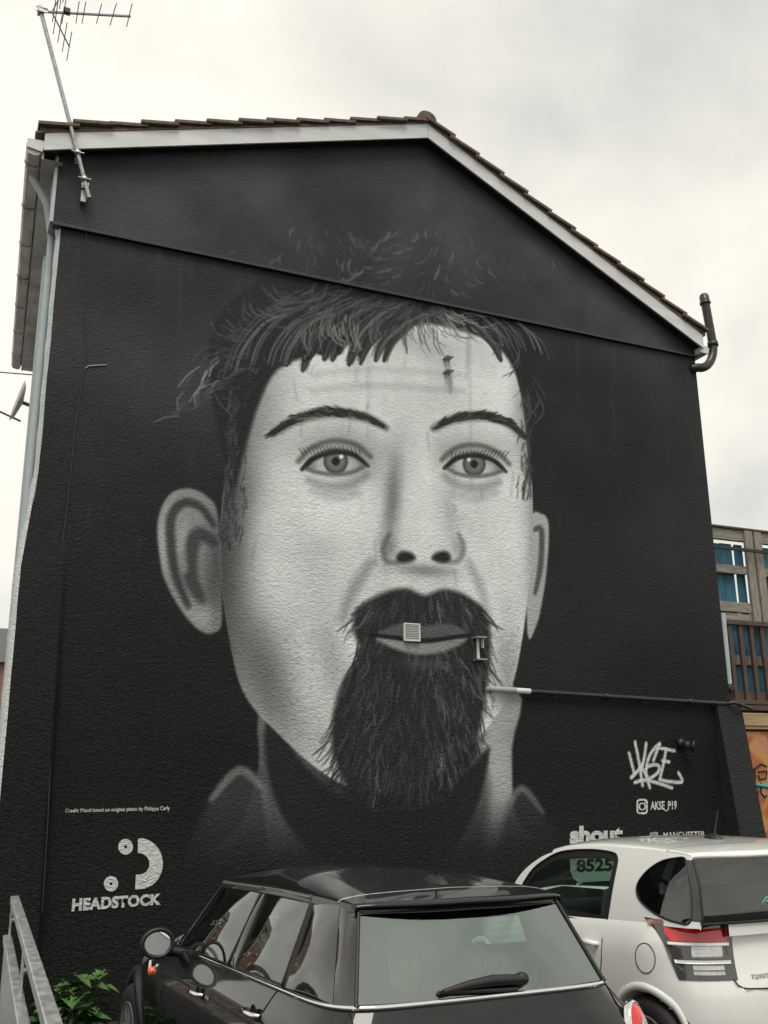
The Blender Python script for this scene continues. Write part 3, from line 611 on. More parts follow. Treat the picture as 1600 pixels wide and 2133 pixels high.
def px_mesh(name, polys, m, y=-.0105, parent=None):                # polygons drawn in photo pixels, laid on the wall
    me = poly_mesh(polys)
    for v in me.vertices: q = PX(v.co.x, v.co.y, y); v.co = q
    me.update(); return link(name, me, m, parent or house)
Z5 = lambda a, b_: (100+a/5.333, 1650+b_/5.333)
def z5ring(cx, cy, ro, ri, a0=0, a1=360, sq=1.07): return ([Z5(x, y) for x, y in arc(cx, cy, ro, a0, a1, 28, ro*sq)], [Z5(x, y) for x, y in arc(cx, cy, ri, a0, a1, 28, ri*sq)])
big = ([Z5(*q) for q in [(1000, 515), (1060, 514)]+arc(1020, 795, 256, -78, 85, 20, 282)+[(968, 1084)]], [Z5(*q) for q in [(998, 678), (1030, 680)]+arc(1005, 797, 122, -72, 80, 20, 120)+[(976, 918)]])
px_mesh('logo', [z5ring(862, 608, 82, 17), z5ring(700, 1018, 80, 17), big], M['letter'])
def rrect(x0, x1, y0, y1, r_, n=6):
    o_ = []
    for cx, cy, a0 in ((x1-r_, y0+r_, -90), (x1-r_, y1-r_, 0), (x0+r_, y1-r_, 90), (x0+r_, y0+r_, 180)): o_ += arc(cx, cy, r_, a0, a0+90, n)
    return o_+[o_[0]]
px_mesh('logo', [(rrect(1326, 1349.5, 1664, 1696, 7), rrect(1329.5, 1346, 1668, 1692, 4)), (arc(1338, 1680, 8, 0, 360), arc(1338, 1680, 4.8, 0, 360, 24, 5.6)), arc(1344, 1671.5, 1.6, 0, 340, 8)], M['letter'])
px_mesh('logo', [(arc(1358, 1738, 5, 180, 360, 10, 4), arc(1358, 1738, 2.5, 180, 360, 10, 2)), (arc(1366, 1737, 5, 180, 360, 10, 4), arc(1366, 1737, 2.5, 180, 360, 10, 2)), [(1354, 1739), (1371, 1738), (1370, 1741), (1355, 1742)]], M['letter'])
bub = [(1188, 1790), (1282, 1788), (1284, 1834), (1213, 1838), (1200, 1848), (1202, 1836), (1193, 1828), (1188, 1812)]
px_mesh('logo', [bub], M['letter'])
on_wall('lettering', text_mesh('8525', .035), (1201, 1790), (1276, 1788), (1201, 1817), (1276, 1814), M['letter_black'], -.0135)

# ------------------------------------------------------------------ things fixed to the house
# tv antenna
foot = Vector(PX(186, 412, -.14)); topm = Vector(PX(85, 24, -.32))
ant = empty('tv_antenna', foot, 0, 'spiky grey rooftop television antenna on a leaning mast', 'antenna')
def A(v): return Vector(v)-foot
MB().tube([A(foot), A(foot+(topm-foot)*1.03)], .021, 10).build('mast', M['steel'], ant)
br = MB()
for t in (.10, .24):
    q = foot+(topm-foot)*t; br.tube([A(q), A((q.x+.02, YU, q.z))], .012, 8); br.box(A((q.x+.02, YU-.006, q.z)), (.07, .012, .07)); br.tube([A((q.x-.06, q.y-.03, q.z-.01)), A((q.x+.06, q.y-.03, q.z-.01))], .008, 6)
    br.lathe([(.021, -.02), (.033, -.02), (.033, .02), (.021, .02)], A(q), topm-foot, 12)
br.box(A((foot.x-.05, YU-.03, foot.z+.03)), (.05, .06, .12)); br.build('wall_bracket', M['steel'], ant)
bend = Vector(PX(272, 34, -.38)); bd = (bend-topm)
MB().beam(A(topm-bd*.03), A(bend), .016, .018).build('boom', M['steel_dark'], ant)
MB().box(A(topm), (.06, .05, .07)).box(A(topm+Vector((.02, -.03, .01))), (.09, .012, .05)).tube([A(topm+Vector((-.05, -.03, .02))), A(topm+Vector((.06, -.04, .02)))], .006, 6).tube([A(topm+Vector((-.045, -.03, -.025))), A(topm+Vector((.06, -.04, -.025)))], .006, 6).build('clamp', M['steel'], ant)
el = MB().tube([(0, -.155, .0), (0, .155, 0)], .0045, 6).mesh('element'); el.materials.append(M['steel_dark'])
for i, t in enumerate((.25, .40, .47, .64, .80, .985)):
    o = bpy.data.objects.new('element', el); C.objects.link(o); o.parent = ant; o.location = A(topm+bd*t+Vector((0, 0, .012))); o.rotation_euler = (random.uniform(-.08, .08), 0, random.uniform(-.06, .06))
bx = topm+bd*.28; MB().box(A(bx+Vector((0, 0, .02))), (.065, .05, .05)).build('dipole_box', M['black_plastic'], ant)
for sgn in (1, -1):
    r0 = topm+bd*.12; r1 = Vector(PX(145, 98, -.30)) if sgn < 0 else r0+Vector((.10, -.05, .30))
    arm = MB().tube([A(r0), A(r1)], .007, 6).build('reflector_arm', M['steel_dark'], ant)
    for k in range(4):
        q = r0+(r1-r0)*(.2+.26*k); o = MB().tube([A(q+Vector((0, -.21, -.0))), A(q+Vector((0, .21, 0)))], .0045, 6).build('element', M['steel_dark'], ant)
# satellite dish on the street side
dc = Vector(PX(43, 838, 1.0)); dc.x = fx(1.)-.16
dish = empty('satellite_dish', dc, 0, 'small cream satellite dish fixed below the gutter', 'satellite dish')
ax = Vector((-.95, -.10, .22)).normalized()
MB().lathe([(.0, 0), (.08, .008), (.15, .028), (.21, .055), (.214, .05), (.15, .02), (0, -.008)], (0, 0, 0), ax, 28).build('reflector', M['dish'], dish)
MB().tube([(-.0, 0, -.2), ax*.22+Vector((0, 0, -.18)), ax*.42+Vector((0, 0, -.1))], .011, 8).build('feed_arm', M['steel_dark'], dish)
MB().lathe([(0, .05), (.03, .05), (.03, -.05), (0, -.05)], ax*.42+Vector((0, 0, -.09)), ax, 12).build('feed_horn', M['steel_dark'], dish)
MB().tube([-ax*.005, (.08, .0, -.02), (.17, .02, -.02)], .02, 8).build('wall_mount', M['steel_dark'], dish)
# steel plate brackets standing off the wall
for u, v, wd_, hh, lab in ((932, 762, .07, .30, 'small flanged steel bracket sticking out of the painted forehead'), (997, 1352, .09, .27, 'small flanged steel bracket sticking out beside the vent grille')):
    c0 = PX(u, v, -.02); bk = empty('steel_bracket', (c0[0], -.002, c0[2]), 0, lab, 'bracket', 'brackets on the mural wall')
    MB().box((0, -.005, 0), (wd_*.35, .012, hh*.9)).build('web', M['light_paint'], bk)
    for s_ in (1, -1): MB().box((-.005, -.055, s_*hh*.27 if hh == .30 else s_*hh*.42), (wd_*1.25, .11, .012)).build('flange', M['grey_paint'], bk)
    if hh < .3: MB().box((wd_*.45, -.03, hh*.22), (.01, .05, hh*.35)).build('stiffener', M['light_paint'], bk)
# black security lamp
q = PX(1424, 1548, -.06); lm = empty('security_camera', (q[0], 0, q[2]), 0, 'small black bullet camera mounted above the white spray tag', 'camera')
MB().lathe([(0, -.0), (.052, 0), (.052, .04), (.03, .06), (0, .06)], (0, 0, 0), (0, -1, 0), 18).build('mount', M['black_plastic'], lm)
dv = Vector((.75, -.6, -.15)).normalized()
MB().lathe([(0, -.03), (.044, -.025), (.05, .01), (.05, .06), (.06, .06), (.06, .085), (.046, .085), (.042, .06), (0, .058)], (.01, -.09, -.02), dv, 18).build('housing', M['black_plastic'], lm)

# ------------------------------------------------------------------ galvanised railing by the wall
rl = empty('steel_railing', (0, -3, 0), 0, 'galvanised steel railing with sheet infill panel running up to the wall', 'railing')
ra, rb = Vector((.16, -.34, 1.05)), Vector((-.035, -6.2, 1.05)); rd = rb-ra; ro = Vector((0, -3, 0))
def rp(t, z, dx=0): q = ra+rd*t; return Vector((q.x+dx, q.y, z))-ro
o = MB().beam(rp(-.008, 1.022), rp(1, 1.022), .062, .056).build('top_rail', M['galv'], rl); bevel(o, .006, 2)
o = MB().beam(rp(0, .752, -.03), rp(1, .752, -.03), .06, .056).build('mid_rail', M['galv'], rl); bevel(o, .006, 2)
MB().beam(rp(0.002, .42, -.045), rp(1, .42, -.045), .006, .60).build('infill_panel', M['galv'], rl)
for i, t in enumerate((.012, .385, .76)):
    q = rp(t, 0, -.02); p_ = MB().box((q.x, q.y, .385), (.012, .075, .77)).box((q.x, q.y, .89), (.010, .085, .22)).build('post', M['galv'], rl)
    MB().lathe([(0, .022), (.012, .02), (.02, .012), (.02, 0), (.026, 0), (.026, -.004), (0, -.004)], (q.x+.006, q.y-.01, .89), (1, -.2, 0), 10).build('bolt', M['steel'], p_)

# ------------------------------------------------------------------ leafy weeds at the wall foot
def leaf_mesh(wd, ln):
    v = []; f = []; prof = [(0, .04), (.10, .55), (.22, .98), (.36, 1.), (.52, .78), (.68, .5), (.84, .24), (1, .0)]
    for i, (t, w_) in enumerate(prof):
        for sx in (-1, -.5, 0, .5, 1):
            sr = 1+(.10 if i % 2 else -.06)*(abs(sx) == 1); v.append((sx*w_*wd/2*sr, t*ln, -.22*ln*t*t+abs(sx)*w_*wd*.16-.02*(sx == 0)*0))
    for i in range(len(prof)-1):
        for k in range(4): a = i*5+k; f.append((a, a+1, a+6, a+5))
    me = bpy.data.meshes.new('leaf'); me.from_pydata(v, [], f); me.shade_smooth(); me.materials.append(M['leaf']); return me
leaves = [leaf_mesh(.12, .15), leaf_mesh(.09, .13), leaf_mesh(.15, .17)]
labs = ['low nettle-like weed in the corner beside the railing', 'bushy green weed between the railing and the black car', 'tall leafy weed touching the front wheel arch of the black car', 'sprawling weed with broad leaves at the foot of the black wall']
for k, (x, y, h, ns, lab) in enumerate(((.22, -.62, .26, 7, labs[0]), (.52, -.34, .44, 9, labs[3]), (.76, -.40, .54, 9, labs[2]), (.42, -.60, .32, 8, labs[1]))):
    pl = empty('leafy_weed', (x, y, 0), 0, lab, 'weed', 'weeds at the foot of the wall'); rr = random.Random(k+3)
    for s_ in range(ns):
        a = rr.uniform(0, 6.28); le = rr.uniform(.05, .22); hh = h*rr.uniform(.6, 1); pts = [Vector((le*math.cos(a)*t*t, le*math.sin(a)*t*t*.6, hh*t)) for t in (0, .33, .66, 1)]
        st = MB().tube(pts, [.005, .004, .0035, .002], 6).build('stem', M['stem'], pl)
        for j in range(7):
            t = .30+.70*j/6; q = pts[0].lerp(pts[-1], t); q.x = le*math.cos(a)*t*t; q.y = le*math.sin(a)*t*t*.6
            o = bpy.data.objects.new('leaf', rr.choice(leaves)); C.objects.link(o); o.parent = pl; o.location = q
            o.rotation_euler = (rr.uniform(-.25, .45), rr.uniform(-.3, .3), j*2.4+a+rr.uniform(-.5, .5)); sc = rr.uniform(.45, 1.35)*(1.1-.4*t); o.scale = (sc, sc, sc)

# ------------------------------------------------------------------ timber yard front beyond the house
YT = .62
def plank(name, u0, v0, u1, v1, th, dep, m, parent, org, y=YT, vert=False):
    """bar whose centre line runs between two photo pixels on the plane y"""
    a, b_ = PX(u0, v0, y), PX(u1, v1, y)
    if vert: b_[0] = a[0]
    else: b_[2] = a[2] = (a[2]+b_[2])/2; b_[0] = b_[0]
    o = MB().beam(Vector(a)-org, Vector(b_)-org, dep if not vert else th, th if not vert else dep, (0, 0, 1) if not vert else (0, 1, 0)).build(name, m, parent)
    return bevel(o, .004, 1)
so = Vector((8.4, YT, 2.75)); scr = empty('timber_screen', so, 0, 'weathered timber frame screen with blue boards and gaps showing sky', 'screen')
XR = 11.6
zs = {k: PX(1540, v, YT)[2] for k, v in dict(top=1117, bar=1150, mid=1188, low=1266, low2=1287, bot=1460).items()}
x0 = 7.95
def hbar(name, z, th, dep, m, y, parent=scr, org=so, xa=x0, xb=XR): return bevel(MB().box(((xa+xb)/2-org.x, y-org.y, z-org.z), (xb-xa, dep, th)).build(name, m, parent), .005, 1)
hbar('rail', zs['top'], .15, .06, M['wood_greyx'], YT); hbar('rail', zs['low'], .13, .06, M['wood_greyx'], YT); hbar('rail', zs['low2'], .11, .05, M['wood_greyx'], YT+.01)
hbar('capping', zs['top']+.09, .03, .12, M['wood_brown'], YT); hbar('bar', zs['bar'], .045, .03, M['black_plastic'], YT-.12)
px_ = [PX(u, 1200, YT)[0] for u in (1562, 1581)]
zc = (zs['top']+zs['low2'])/2; hh = zs['top']-zs['low2']
posts = [px_[0], px_[1]]
while posts[-1] < XR-1: posts += [posts[-2]+.98, posts[-1]+.98]
for x in posts: bevel(MB().box((x-so.x, -.035, zc-so.z), (.125, .05, hh+.14)).build('post', M['wood_grey'], scr), .005, 1)
xs = [x0-.1]+posts[0::2]
for i, xa in enumerate(xs[:-1]):
    a_ = xa+(.24 if i else 0); b2 = xs[i+1]-.06
    bevel(MB().box(((a_+b2)/2-so.x, 0, zs['mid']-so.z), (b2-a_, .05, .11)).build('rail', M['wood_greyx'], scr), .004, 1)
xb = x0-.06; k = 0
while xb < XR:
    bw = random.uniform(.10, .19); gap = random.choice((.006, .03, .045, .05)); zb, zt_ = zs['bot']-.02, zs['top']-.10
    MB().box((xb+bw/2-so.x, .06, (zb+zt_)/2-so.z+random.uniform(-.02, .0)), (bw, .018, zt_-zb)).build('board', random.choice((M['wood_blue'], M['wood_blue'], M['wood_teal'])), scr)
    xb += bw+gap; k += 1
hbar('rail', PX(1540, 1375, YT)[2], .12, .04, M['wood_grey'], YT+.03)
bo = Vector((8.4, YT-.16, 2.75)); bal = empty('balustrade', bo, 0, 'brown stained timber balustrade in front of the blue boards', 'balustrade')
YBL = YT-.16; zt_ = PX(1540, 1298, YBL)[2]; zb_ = PX(1540, 1463, YBL)[2]
hbar('handrail', zt_, .06, .09, M['wood_brown'], YBL, bal, bo); hbar('bottom_rail', zb_, .05, .07, M['wood_brown'], YBL, bal, bo)
bm_ = MB().box((0, 0, 0), (.062, .045, zt_-zb_-.02)).mesh('baluster'); bm_.materials.append(M['wood_brown'])
for i in range(20):
    o = bpy.data.objects.new('baluster', bm_); C.objects.link(o); o.parent = bal; o.location = (7.98+i*.178-bo.x, random.uniform(-.004, .004), (zt_+zb_)/2-bo.z); bevel(o, .004, 1)
# hoarding below, painted orange with black scrawl
def graffiti_material():
    m = bpy.data.materials.new('graffiti_panel'); m.use_nodes = True; t = m.node_tree; b = t.nodes['Principled BSDF']; l = t.links.new; b.inputs['Roughness'].default_value = .55
    co = N('ShaderNodeTexCoord', t); n_ = N('ShaderNodeTexNoise', t); n_.inputs['Scale'].default_value = 2.1; n_.inputs['Detail'].default_value = 3; n_.inputs['Distortion'].default_value = 1.6
    r_ = N('ShaderNodeValToRGB', t); l(co.outputs['Object'], n_.inputs[0]); l(n_.outputs[0], r_.inputs[0]); es = r_.color_ramp.elements
    es[0].position = .30; es[0].color = (.30, .12, .16, 1); es[1].position = .72; es[1].color = (.42, .22, .03, 1)
    for p_, c in ((.42, (.34, .09, .03, 1)), (.50, (.42, .15, .05, 1)), (.58, (.50, .26, .07, 1)), (.64, (.42, .20, .14, 1))): es.new(p_).color = c
    l(r_.outputs[0], b.inputs['Base Color']); return m
M['graffiti'] = graffiti_material(); M['ink'] = mat('black_spray', (.015, .014, .013), .6); M['cyan'] = mat('cyan_spray', (.02, .32, .40), .6)
ho = Vector((9.5, YT-.2, 0)); hd = empty('painted_hoarding', ho, 0, 'orange graffiti painted hoarding under a pine beam', 'hoarding')
YH = YT-.20; zb1 = PX(1560, 1484, YH)[2]; zb2 = PX(1560, 1524, YH)[2]
hbar('beam', (zb1*.62+zb2*.38), (zb1-zb2)*.66, .09, M['wood_pine'], YH-.02, hd, ho); hbar('beam', zb2+.05, .05, .06, M['wood_pine'], YH-.02, hd, ho)
hbar('backing_board', (zb1+zb2)/2, zb1-zb2+.5, .02, M['wood_brown'], YH+.06, hd, ho); hbar('ledge', zb1+.05, .06, .22, M['wood_brown'], YH+.05, hd, ho)
for i in range(3): MB().box((8.56+1.2*i-ho.x, 0, zb2/2), (1.195, .02, zb2)).build('panel', M['graffiti'], hd)
def scrawl(pts, wd_, m): MB().tube([Vector((q[0], YH-.0125, q[2]))-ho for q in (PX(u, v, YH-.012) for u, v in pts)], wd_, 5).build('scrawl', m, hd)
S3 = lambda a, b_: (1300+a/3.047, 1050+b_/3.047)
for pts in ([(905, 1665), (870, 1650), (830, 1680), (800, 1690), (795, 1740), (790, 1800), (785, 1850), (800, 1880)], [(800, 1700), (830, 1690), (835, 1740), (805, 1760)], [(850, 1700), (905, 1695), (900, 1740), (860, 1750), (850, 1720)],
            [(830, 1800), (822, 1850), (845, 1870), (850, 1820)], [(870, 1770), (868, 1830), (890, 1860), (908, 1850)]): scrawl([S3(*q) for q in pts], .012, M['ink'])
scrawl([S3(830, 1782), S3(870, 1788), S3(914, 1795)], .022, M['cyan'])
# pale pipe and round lamp between house and yard
q0 = PX(1507, 1295, .2); q1 = PX(1519, 1425, .2)
o = MB().tube([(q0[0], .2, q0[2]+.1), (q1[0], .2, q1[2])], .035, 10).build('drain_pipe', M['facade']); tag(o, 'short pale grey drain pipe squeezed between black wall and balustrade', 'pipe')
q = PX(1521, 1434, .12); bl = empty('bulkhead_lamp', (q[0], .12, q[2]), 0, 'tiny round black lamp on a stalk above the pipe end', 'lamp')
MB().lathe([(0, -.02), (.045, -.02), (.05, .0), (.045, .03), (.03, .035), (0, .03)], (0, 0, 0), (0, -1, 0), 16).build('housing', M['black_plastic'], bl)
MB().tube([(0, .0, -.03), (.01, 0, -.2)], .012, 8).build('stalk', M['black_plastic'], bl); MB().box((0, .04, .02), (.04, .06, .04)).build('bracket', M['black_plastic'], bl)

# ------------------------------------------------------------------ houses across the far street
def far_house(x0, y0, wd_, h, rh, col, label, n=2, doorcol='far_paint'):
    t = empty('terraced_house', (x0, y0, 0), 0, label, 'house', 'houses across the far street')
    MB().box((wd_/2, 3.5, h/2), (wd_-.01, 7, h)).build('wall', col, t)
    rf = MB().add([(0, -.3, h-.1), (wd_, -.3, h-.1), (wd_, 3.5, h+rh), (0, 3.5, h+rh), (wd_, 7.3, h-.1), (0, 7.3, h-.1), (0, 3.5, h+rh-.25), (wd_, 3.5, h+rh-.25)], [(0, 1, 2, 3), (3, 2, 4, 5), (0, 3, 6), (1, 7, 2), (0, 6, 7, 1), (5, 6, 3), (4, 2, 7), (5, 4, 7, 6)]).build('roof', M['slate'], t)
    ch = MB().box((wd_*.86, 3.5, h+rh+.3), (.9, .6, 1.7))
    for k in range(3): ch.tube([(wd_*.86-.28+.28*k, 3.5, h+rh+1.1), (wd_*.86-.28+.28*k, 3.5, h+rh+1.6)], .1, 8)
    ch.build('chimney', col, rf)
    for fl in range(int(h//2.6)):
        for k in range(n):
            if fl == 0 and k == n-1: continue
            x = wd_*(k+.5)/n; z = 1.6+fl*2.7
            wv = MB().box((x, -.01, z), (1.1, .08, 1.5)).build('window', M['pvc'], t); MB().box((x, -.055, z), (.9, .01, 1.3)).build('pane', M['far_glass'], wv); MB().box((x, -.06, z-.82), (1.3, .2, .12)).build('sill', M['facade'], wv)
    MB().box((wd_*(n-.5)/n, -.02, 1.05), (1.0, .1, 2.1)).build('door', M[doorcol], t)
far_house(-1.2, 46, 6.4, 8.0, 2.2, M['brick'], 'distant slate roofed terraced house peeping past the pale side wall')
far_house(-7.7, 46, 6.4, 5.6, 1.9, M['brick'], 'brick house with tall chimney two doors along the far street')
far_house(-14.2, 46, 6.4, 5.2, 1.9, M['brick'], 'low brick house in the middle of the far street row')
far_house(-20.7, 46.4, 6.4, 8., 1.8, M['brick'], 'tallest three storey brick house of the far street row')
fb = empty('far_building', (36, 22, 0), 0, 'pale pinkish flat building far beyond the timber screen', 'building')
q = PX(1592, 1108, 22.); q[0] = PX(1583, 1108, 28.)[0]; MB().box((q[0]+4-36, 3, (q[2])/2), (8, 6, q[2])).build('wall', mat('pink_render', (.45, .33, .30), .8, noise=.1, nscale=3), fb); MB().box((q[0]+4-36, 3, q[2]+.15), (8.3, 6.3, .3)).build('roof', M['slate'], fb)
for k in range(3): wv = MB().box((q[0]+1.4+2.5*k-36, -.02, q[2]-2.2), (1.3, .08, 1.6)).build('window', M['pvc'], fb); MB().box((q[0]+1.4+2.5*k-36, -.07, q[2]-2.2), (1.1, .01, 1.4)).build('pane', M['far_glass'], wv)
# blue plate on the side wall
q = MB().box((fx(1.9)-.03, 1.9, 5.05), (.02, .25, .35)).build('blue_plate', M['blue_sign']); tag(q, 'small blue plate on the pale side wall', 'sign')
o = MB().tube([(-30, 6, 6.9), (-14, 4.4, 6.5), (-6, 3.6, 6.5), (-3, 3.35, 6.6), (fx(3.2), 3.2, 6.78)], .008, 5).build('overhead_wire', M['black_plastic']); tag(o, 'thin overhead wire reaching the gutter of the house', 'wire')

# ------------------------------------------------------------------ cars
def interp(x, xs, ys): return float(np.interp(x, xs, ys))
def csp(xs, ys):                                  # smooth curve through points (Catmull-Rom on values)
    xs = np.array(xs, float); ys = np.array(ys, float); m = np.gradient(ys, xs)
    def f(x):
        x = min(max(x, xs[0]), xs[-1]); i = min(max(int(np.searchsorted(xs, x))-1, 0), len(xs)-2); h = xs[i+1]-xs[i]; t = (x-xs[i])/h
        return float((2*t**3-3*t*t+1)*ys[i]+(t**3-2*t*t+t)*h*m[i]+(-2*t**3+3*t*t)*ys[i+1]+(t**3-t*t)*h*m[i+1])
    return f
def plan(w_, s0, s1, Lr, Lf, nr, nf, n1=12, n2=14, n3=12):
    """left half outline of one level of a car body, rear centre to front centre"""
    o = []
    for t in np.linspace(0, math.pi/2, n1): o.append((-w_*math.sin(t)**(2/nr), s0+Lr-Lr*math.cos(t)**(2/nr)))
    for t in np.linspace(0, 1, n2)[1:-1]: o.append((-w_, s0+Lr+(s1-Lf-s0-Lr)*t))
    for t in np.linspace(math.pi/2, 0, n3): o.append((-w_*math.sin(t)**(2/nf), s1-Lf+Lf*math.cos(t)**(2/nf)))
    return o
def loft(rows, sub=4):
    """rows [r][k] of points -> Catmull-Rom refined across rows"""
    rows = np.array(rows, float); out = []
    n = len(rows)
    for i in range(n-1):
        a, b_, c, d = rows[max(i-1, 0)], rows[i], rows[i+1], rows[min(i+2, n-1)]
        for t in np.arange(sub)/sub: out.append(.5*((2*b_)+(c-a)*t+(2*a-5*b_+4*c-d)*t*t+(3*b_-a-3*c+d)*t**3))
    out.append(rows[-1]); return np.array(out)
def both(P): P = np.array(P, float); Q = P.copy(); Q[..., 0] *= -1; return P, Q
def shell(name, P, m, parent, holes=(), mirror=True):
    """grid of points (left half) and its mirror image as one mesh; faces inside wheel arches are left out"""
    b = MB()
    for G in (both(P) if mirror else (np.array(P),)):
        nu, nv = G.shape[:2]; v = G.reshape(-1, 3); f = []
        for i in range(nu-1):
            for j in range(nv-1):
                q = (i*nv+j, (i+1)*nv+j, (i+1)*nv+j+1, i*nv+j+1); c = v[list(q)].mean(0)
                if any(abs(c[0]) > .45 and math.hypot(c[1]-hs, c[2]-hz) < hr for hs, hz, hr in holes): continue
                f.append(q)
        b.add(v, f, True)
    me = bpy.data.meshes.new(name); me.from_pydata(b.v, [], b.f)
    bm = bmesh.new(); bm.from_mesh(me); bmesh.ops.remove_doubles(bm, verts=bm.verts, dist=.0008); bmesh.ops.recalc_face_normals(bm, faces=bm.faces); bm.to_mesh(me); bm.free(); me.shade_smooth()
    return link(name, me, m, parent)
def quad_surf(bl, br, tl, tr, nu=10, nv=10, bul=(0, 0, 0), bcurve=None):
    """curved pane between four corners; bul pushes its middle out"""
    bl, br, tl, tr = map(lambda q: np.array(q, float), (bl, br, tl, tr)); bul = np.array(bul, float); P = []
    for i in range(nu+1):
        u = i/nu; r_ = []
        for j in range(nv+1):
            v = j/nv; q = (bl*(1-u)+br*u)*(1-v)+(tl*(1-u)+tr*u)*v; k = 16*u*(1-u)*v*(1-v)
            r_.append(q+bul*k+(np.array(bcurve, float)*4*u*(1-u) if bcurve is not None else 0))
        P.append(r_)
    return np.array(P)
def pane(name, P, m, parent, off=0, mirror=False):
    b = MB(); P = np.array(P)
    if mirror: P = both(P)[1]
    b.grid(P.tolist()); return b.build(name, m, parent)
def rim_of(P): P = np.array(P); return [tuple(q) for q in list(P[:, 0])+list(P[-1, 1:])+list(P[-2::-1, -1])+list(P[0, -2:0:-1])]
def wheel(car, x, s_, r_, wd_, sgn, spokes=10, m_rim=None):
    wl = MB().lathe([(r_*.66, -wd_/2), (r_*.80, -wd_/2-.006), (r_*.94, -wd_/2+.006), (r_, -wd_/2+.03), (r_, wd_/2-.03), (r_*.94, wd_/2-.006), (r_*.80, wd_/2+.006), (r_*.66, wd_/2)], (x, s_, r_), (sgn, 0, 0), 40).build('wheel', M['rubber'], car)
    rm = MB().lathe([(r_*.66, wd_/2-.0), (r_*.64, wd_/2+.006), (r_*.60, wd_/2-.012), (r_*.58, wd_/2-.08), (r_*.3, wd_/2-.10), (0, wd_/2-.10)], (x, s_, r_), (sgn, 0, 0), 40)
    rm.lathe([(0, wd_/2-.0), (.05, wd_/2-.002), (.06, wd_/2-.02), (.06, wd_/2-.08)], (x, s_, r_), (sgn, 0, 0), 20)
    for k in range(spokes):
        a = 2*math.pi*k/spokes; d = Vector((0, math.cos(a), math.sin(a))); c = Vector((x+sgn*(wd_/2-.02), s_, r_)); rm.beam(c+d*.04, c+d*r_*.62, .035, .022, (1, 0, 0))
    rm.build('rim', m_rim or M['steel'], wl)
def arch_band(name, car, x_of, s_, z_, r0, r1, m, sgn, a0=-15, a1=195, lip=.02):
    P = []
    for a in np.linspace(R(a0), R(a1), 30):
        row = []
        for r_, dx in ((r0-.03, -.12), (r0, .0), (r0+.008, lip), (r1-.01, lip*.9), (r1, .0)):
            yy, zz = s_+r_*math.cos(a), z_+r_*math.sin(a); row.append((sgn*(x_of(yy, max(zz, .2))+dx), yy, zz))
        P.append(row)
    MB().grid(P).build(name, m, car)

def car_details(car, seats, zfl, dash, wheel_x, L_):
    """dark cabin: floor, dashboard, seats, steering wheel"""
    MB().box((0, (dash[0]+.35)/2, zfl), (1.30, dash[0]-.35, .06)).build('floor', M['interior'], car)
    d = MB().box((0, dash[0]+.16, dash[1]-.16), (1.30, .42, .30)).build('dashboard', M['interior'], car); bevel(d, .08, 4)
    MB().tube([(wheel_x+.18*math.cos(t), dash[0]-.14-.07*math.sin(t), dash[1]-.02+.17*math.sin(t)) for t in np.linspace(0, 2*math.pi, 28)[:-1]], .016, 8, closed=True).tube([(wheel_x-.17, dash[0]-.13, dash[1]-.02), (wheel_x+.17, dash[0]-.13, dash[1]-.02)], .02, 6).build('steering_wheel', M['interior'], car)
    for x, s_, hz in seats:
        st = MB().box((x, s_+.24, zfl+.26), (.48, .50, .16)).box((x, s_-.05, zfl+.54), (.46, .13, .60), Matrix.Rotation(R(14), 3, 'X')).build('seat', M['cloth'], car); bevel(st, .05, 3)
        hr = MB().box((x, s_-.16, hz), (.26, .09, .17)).build('headrest', M['cloth'], st); bevel(hr, .04, 3)

# ---- black hatchback -------------------------------------------------------
mini = empty('parked_car', (1.797, -4.95, 0), .043, 'glossy black small hatchback parked nose to the wall, chrome belt strip', 'car', 'cars parked at the mural wall')
mini.rotation_euler = (0, R(.8), .043)
mzb = lambda s_: .911+(2.54-s_)*.0345 if s_ < 2.54 else .911-.10*((s_-2.54)/.95)**2
rows = []
for z, w_, s0, s1, k in ((.16, .74, .12, 3.80, 0), (.24, .815, .03, 3.93, .2), (.45, .850, 0, 3.98, .6), (.62, .858, .02, 3.95, 1), (.74, .842, .06, 3.88, 1), (.83, .806, .105, 3.76, 1), (.895, .765, .15, 3.60, 1), (.945, .728, .182, 3.45, 1)):
    rows.append([(x, s_, z*(1+k*(mzb(s_)/.945-1))) for x, s_ in plan(w_, s0, s1, .75, 1.1, 6.5, 2.7, 20, 34, 14)])
B = loft(rows, 5)
FW, RW = 3.22, .655
shell('body', B, M['black_paint'], mini, holes=((FW, .31, .345), (RW, .31, .345)))
belt = B[-1]
# hood and windscreen base
fr = [q for q in belt if q[1] > 2.5]; n_ = len(fr); P = []
for i, q in enumerate(fr):
    t = i/(n_-1); bs = np.array((-.727*(1-t), 2.54+.46*math.sin(t*math.pi/2)**.8, .911+.075*t)); P.append([q+(bs-q)*v+np.array((0, 0, .045*math.sin(v*math.pi)*min(1, t*3))) for v in np.linspace(0, 1, 10)])
shell('bonnet', P, M['black_paint'], mini)
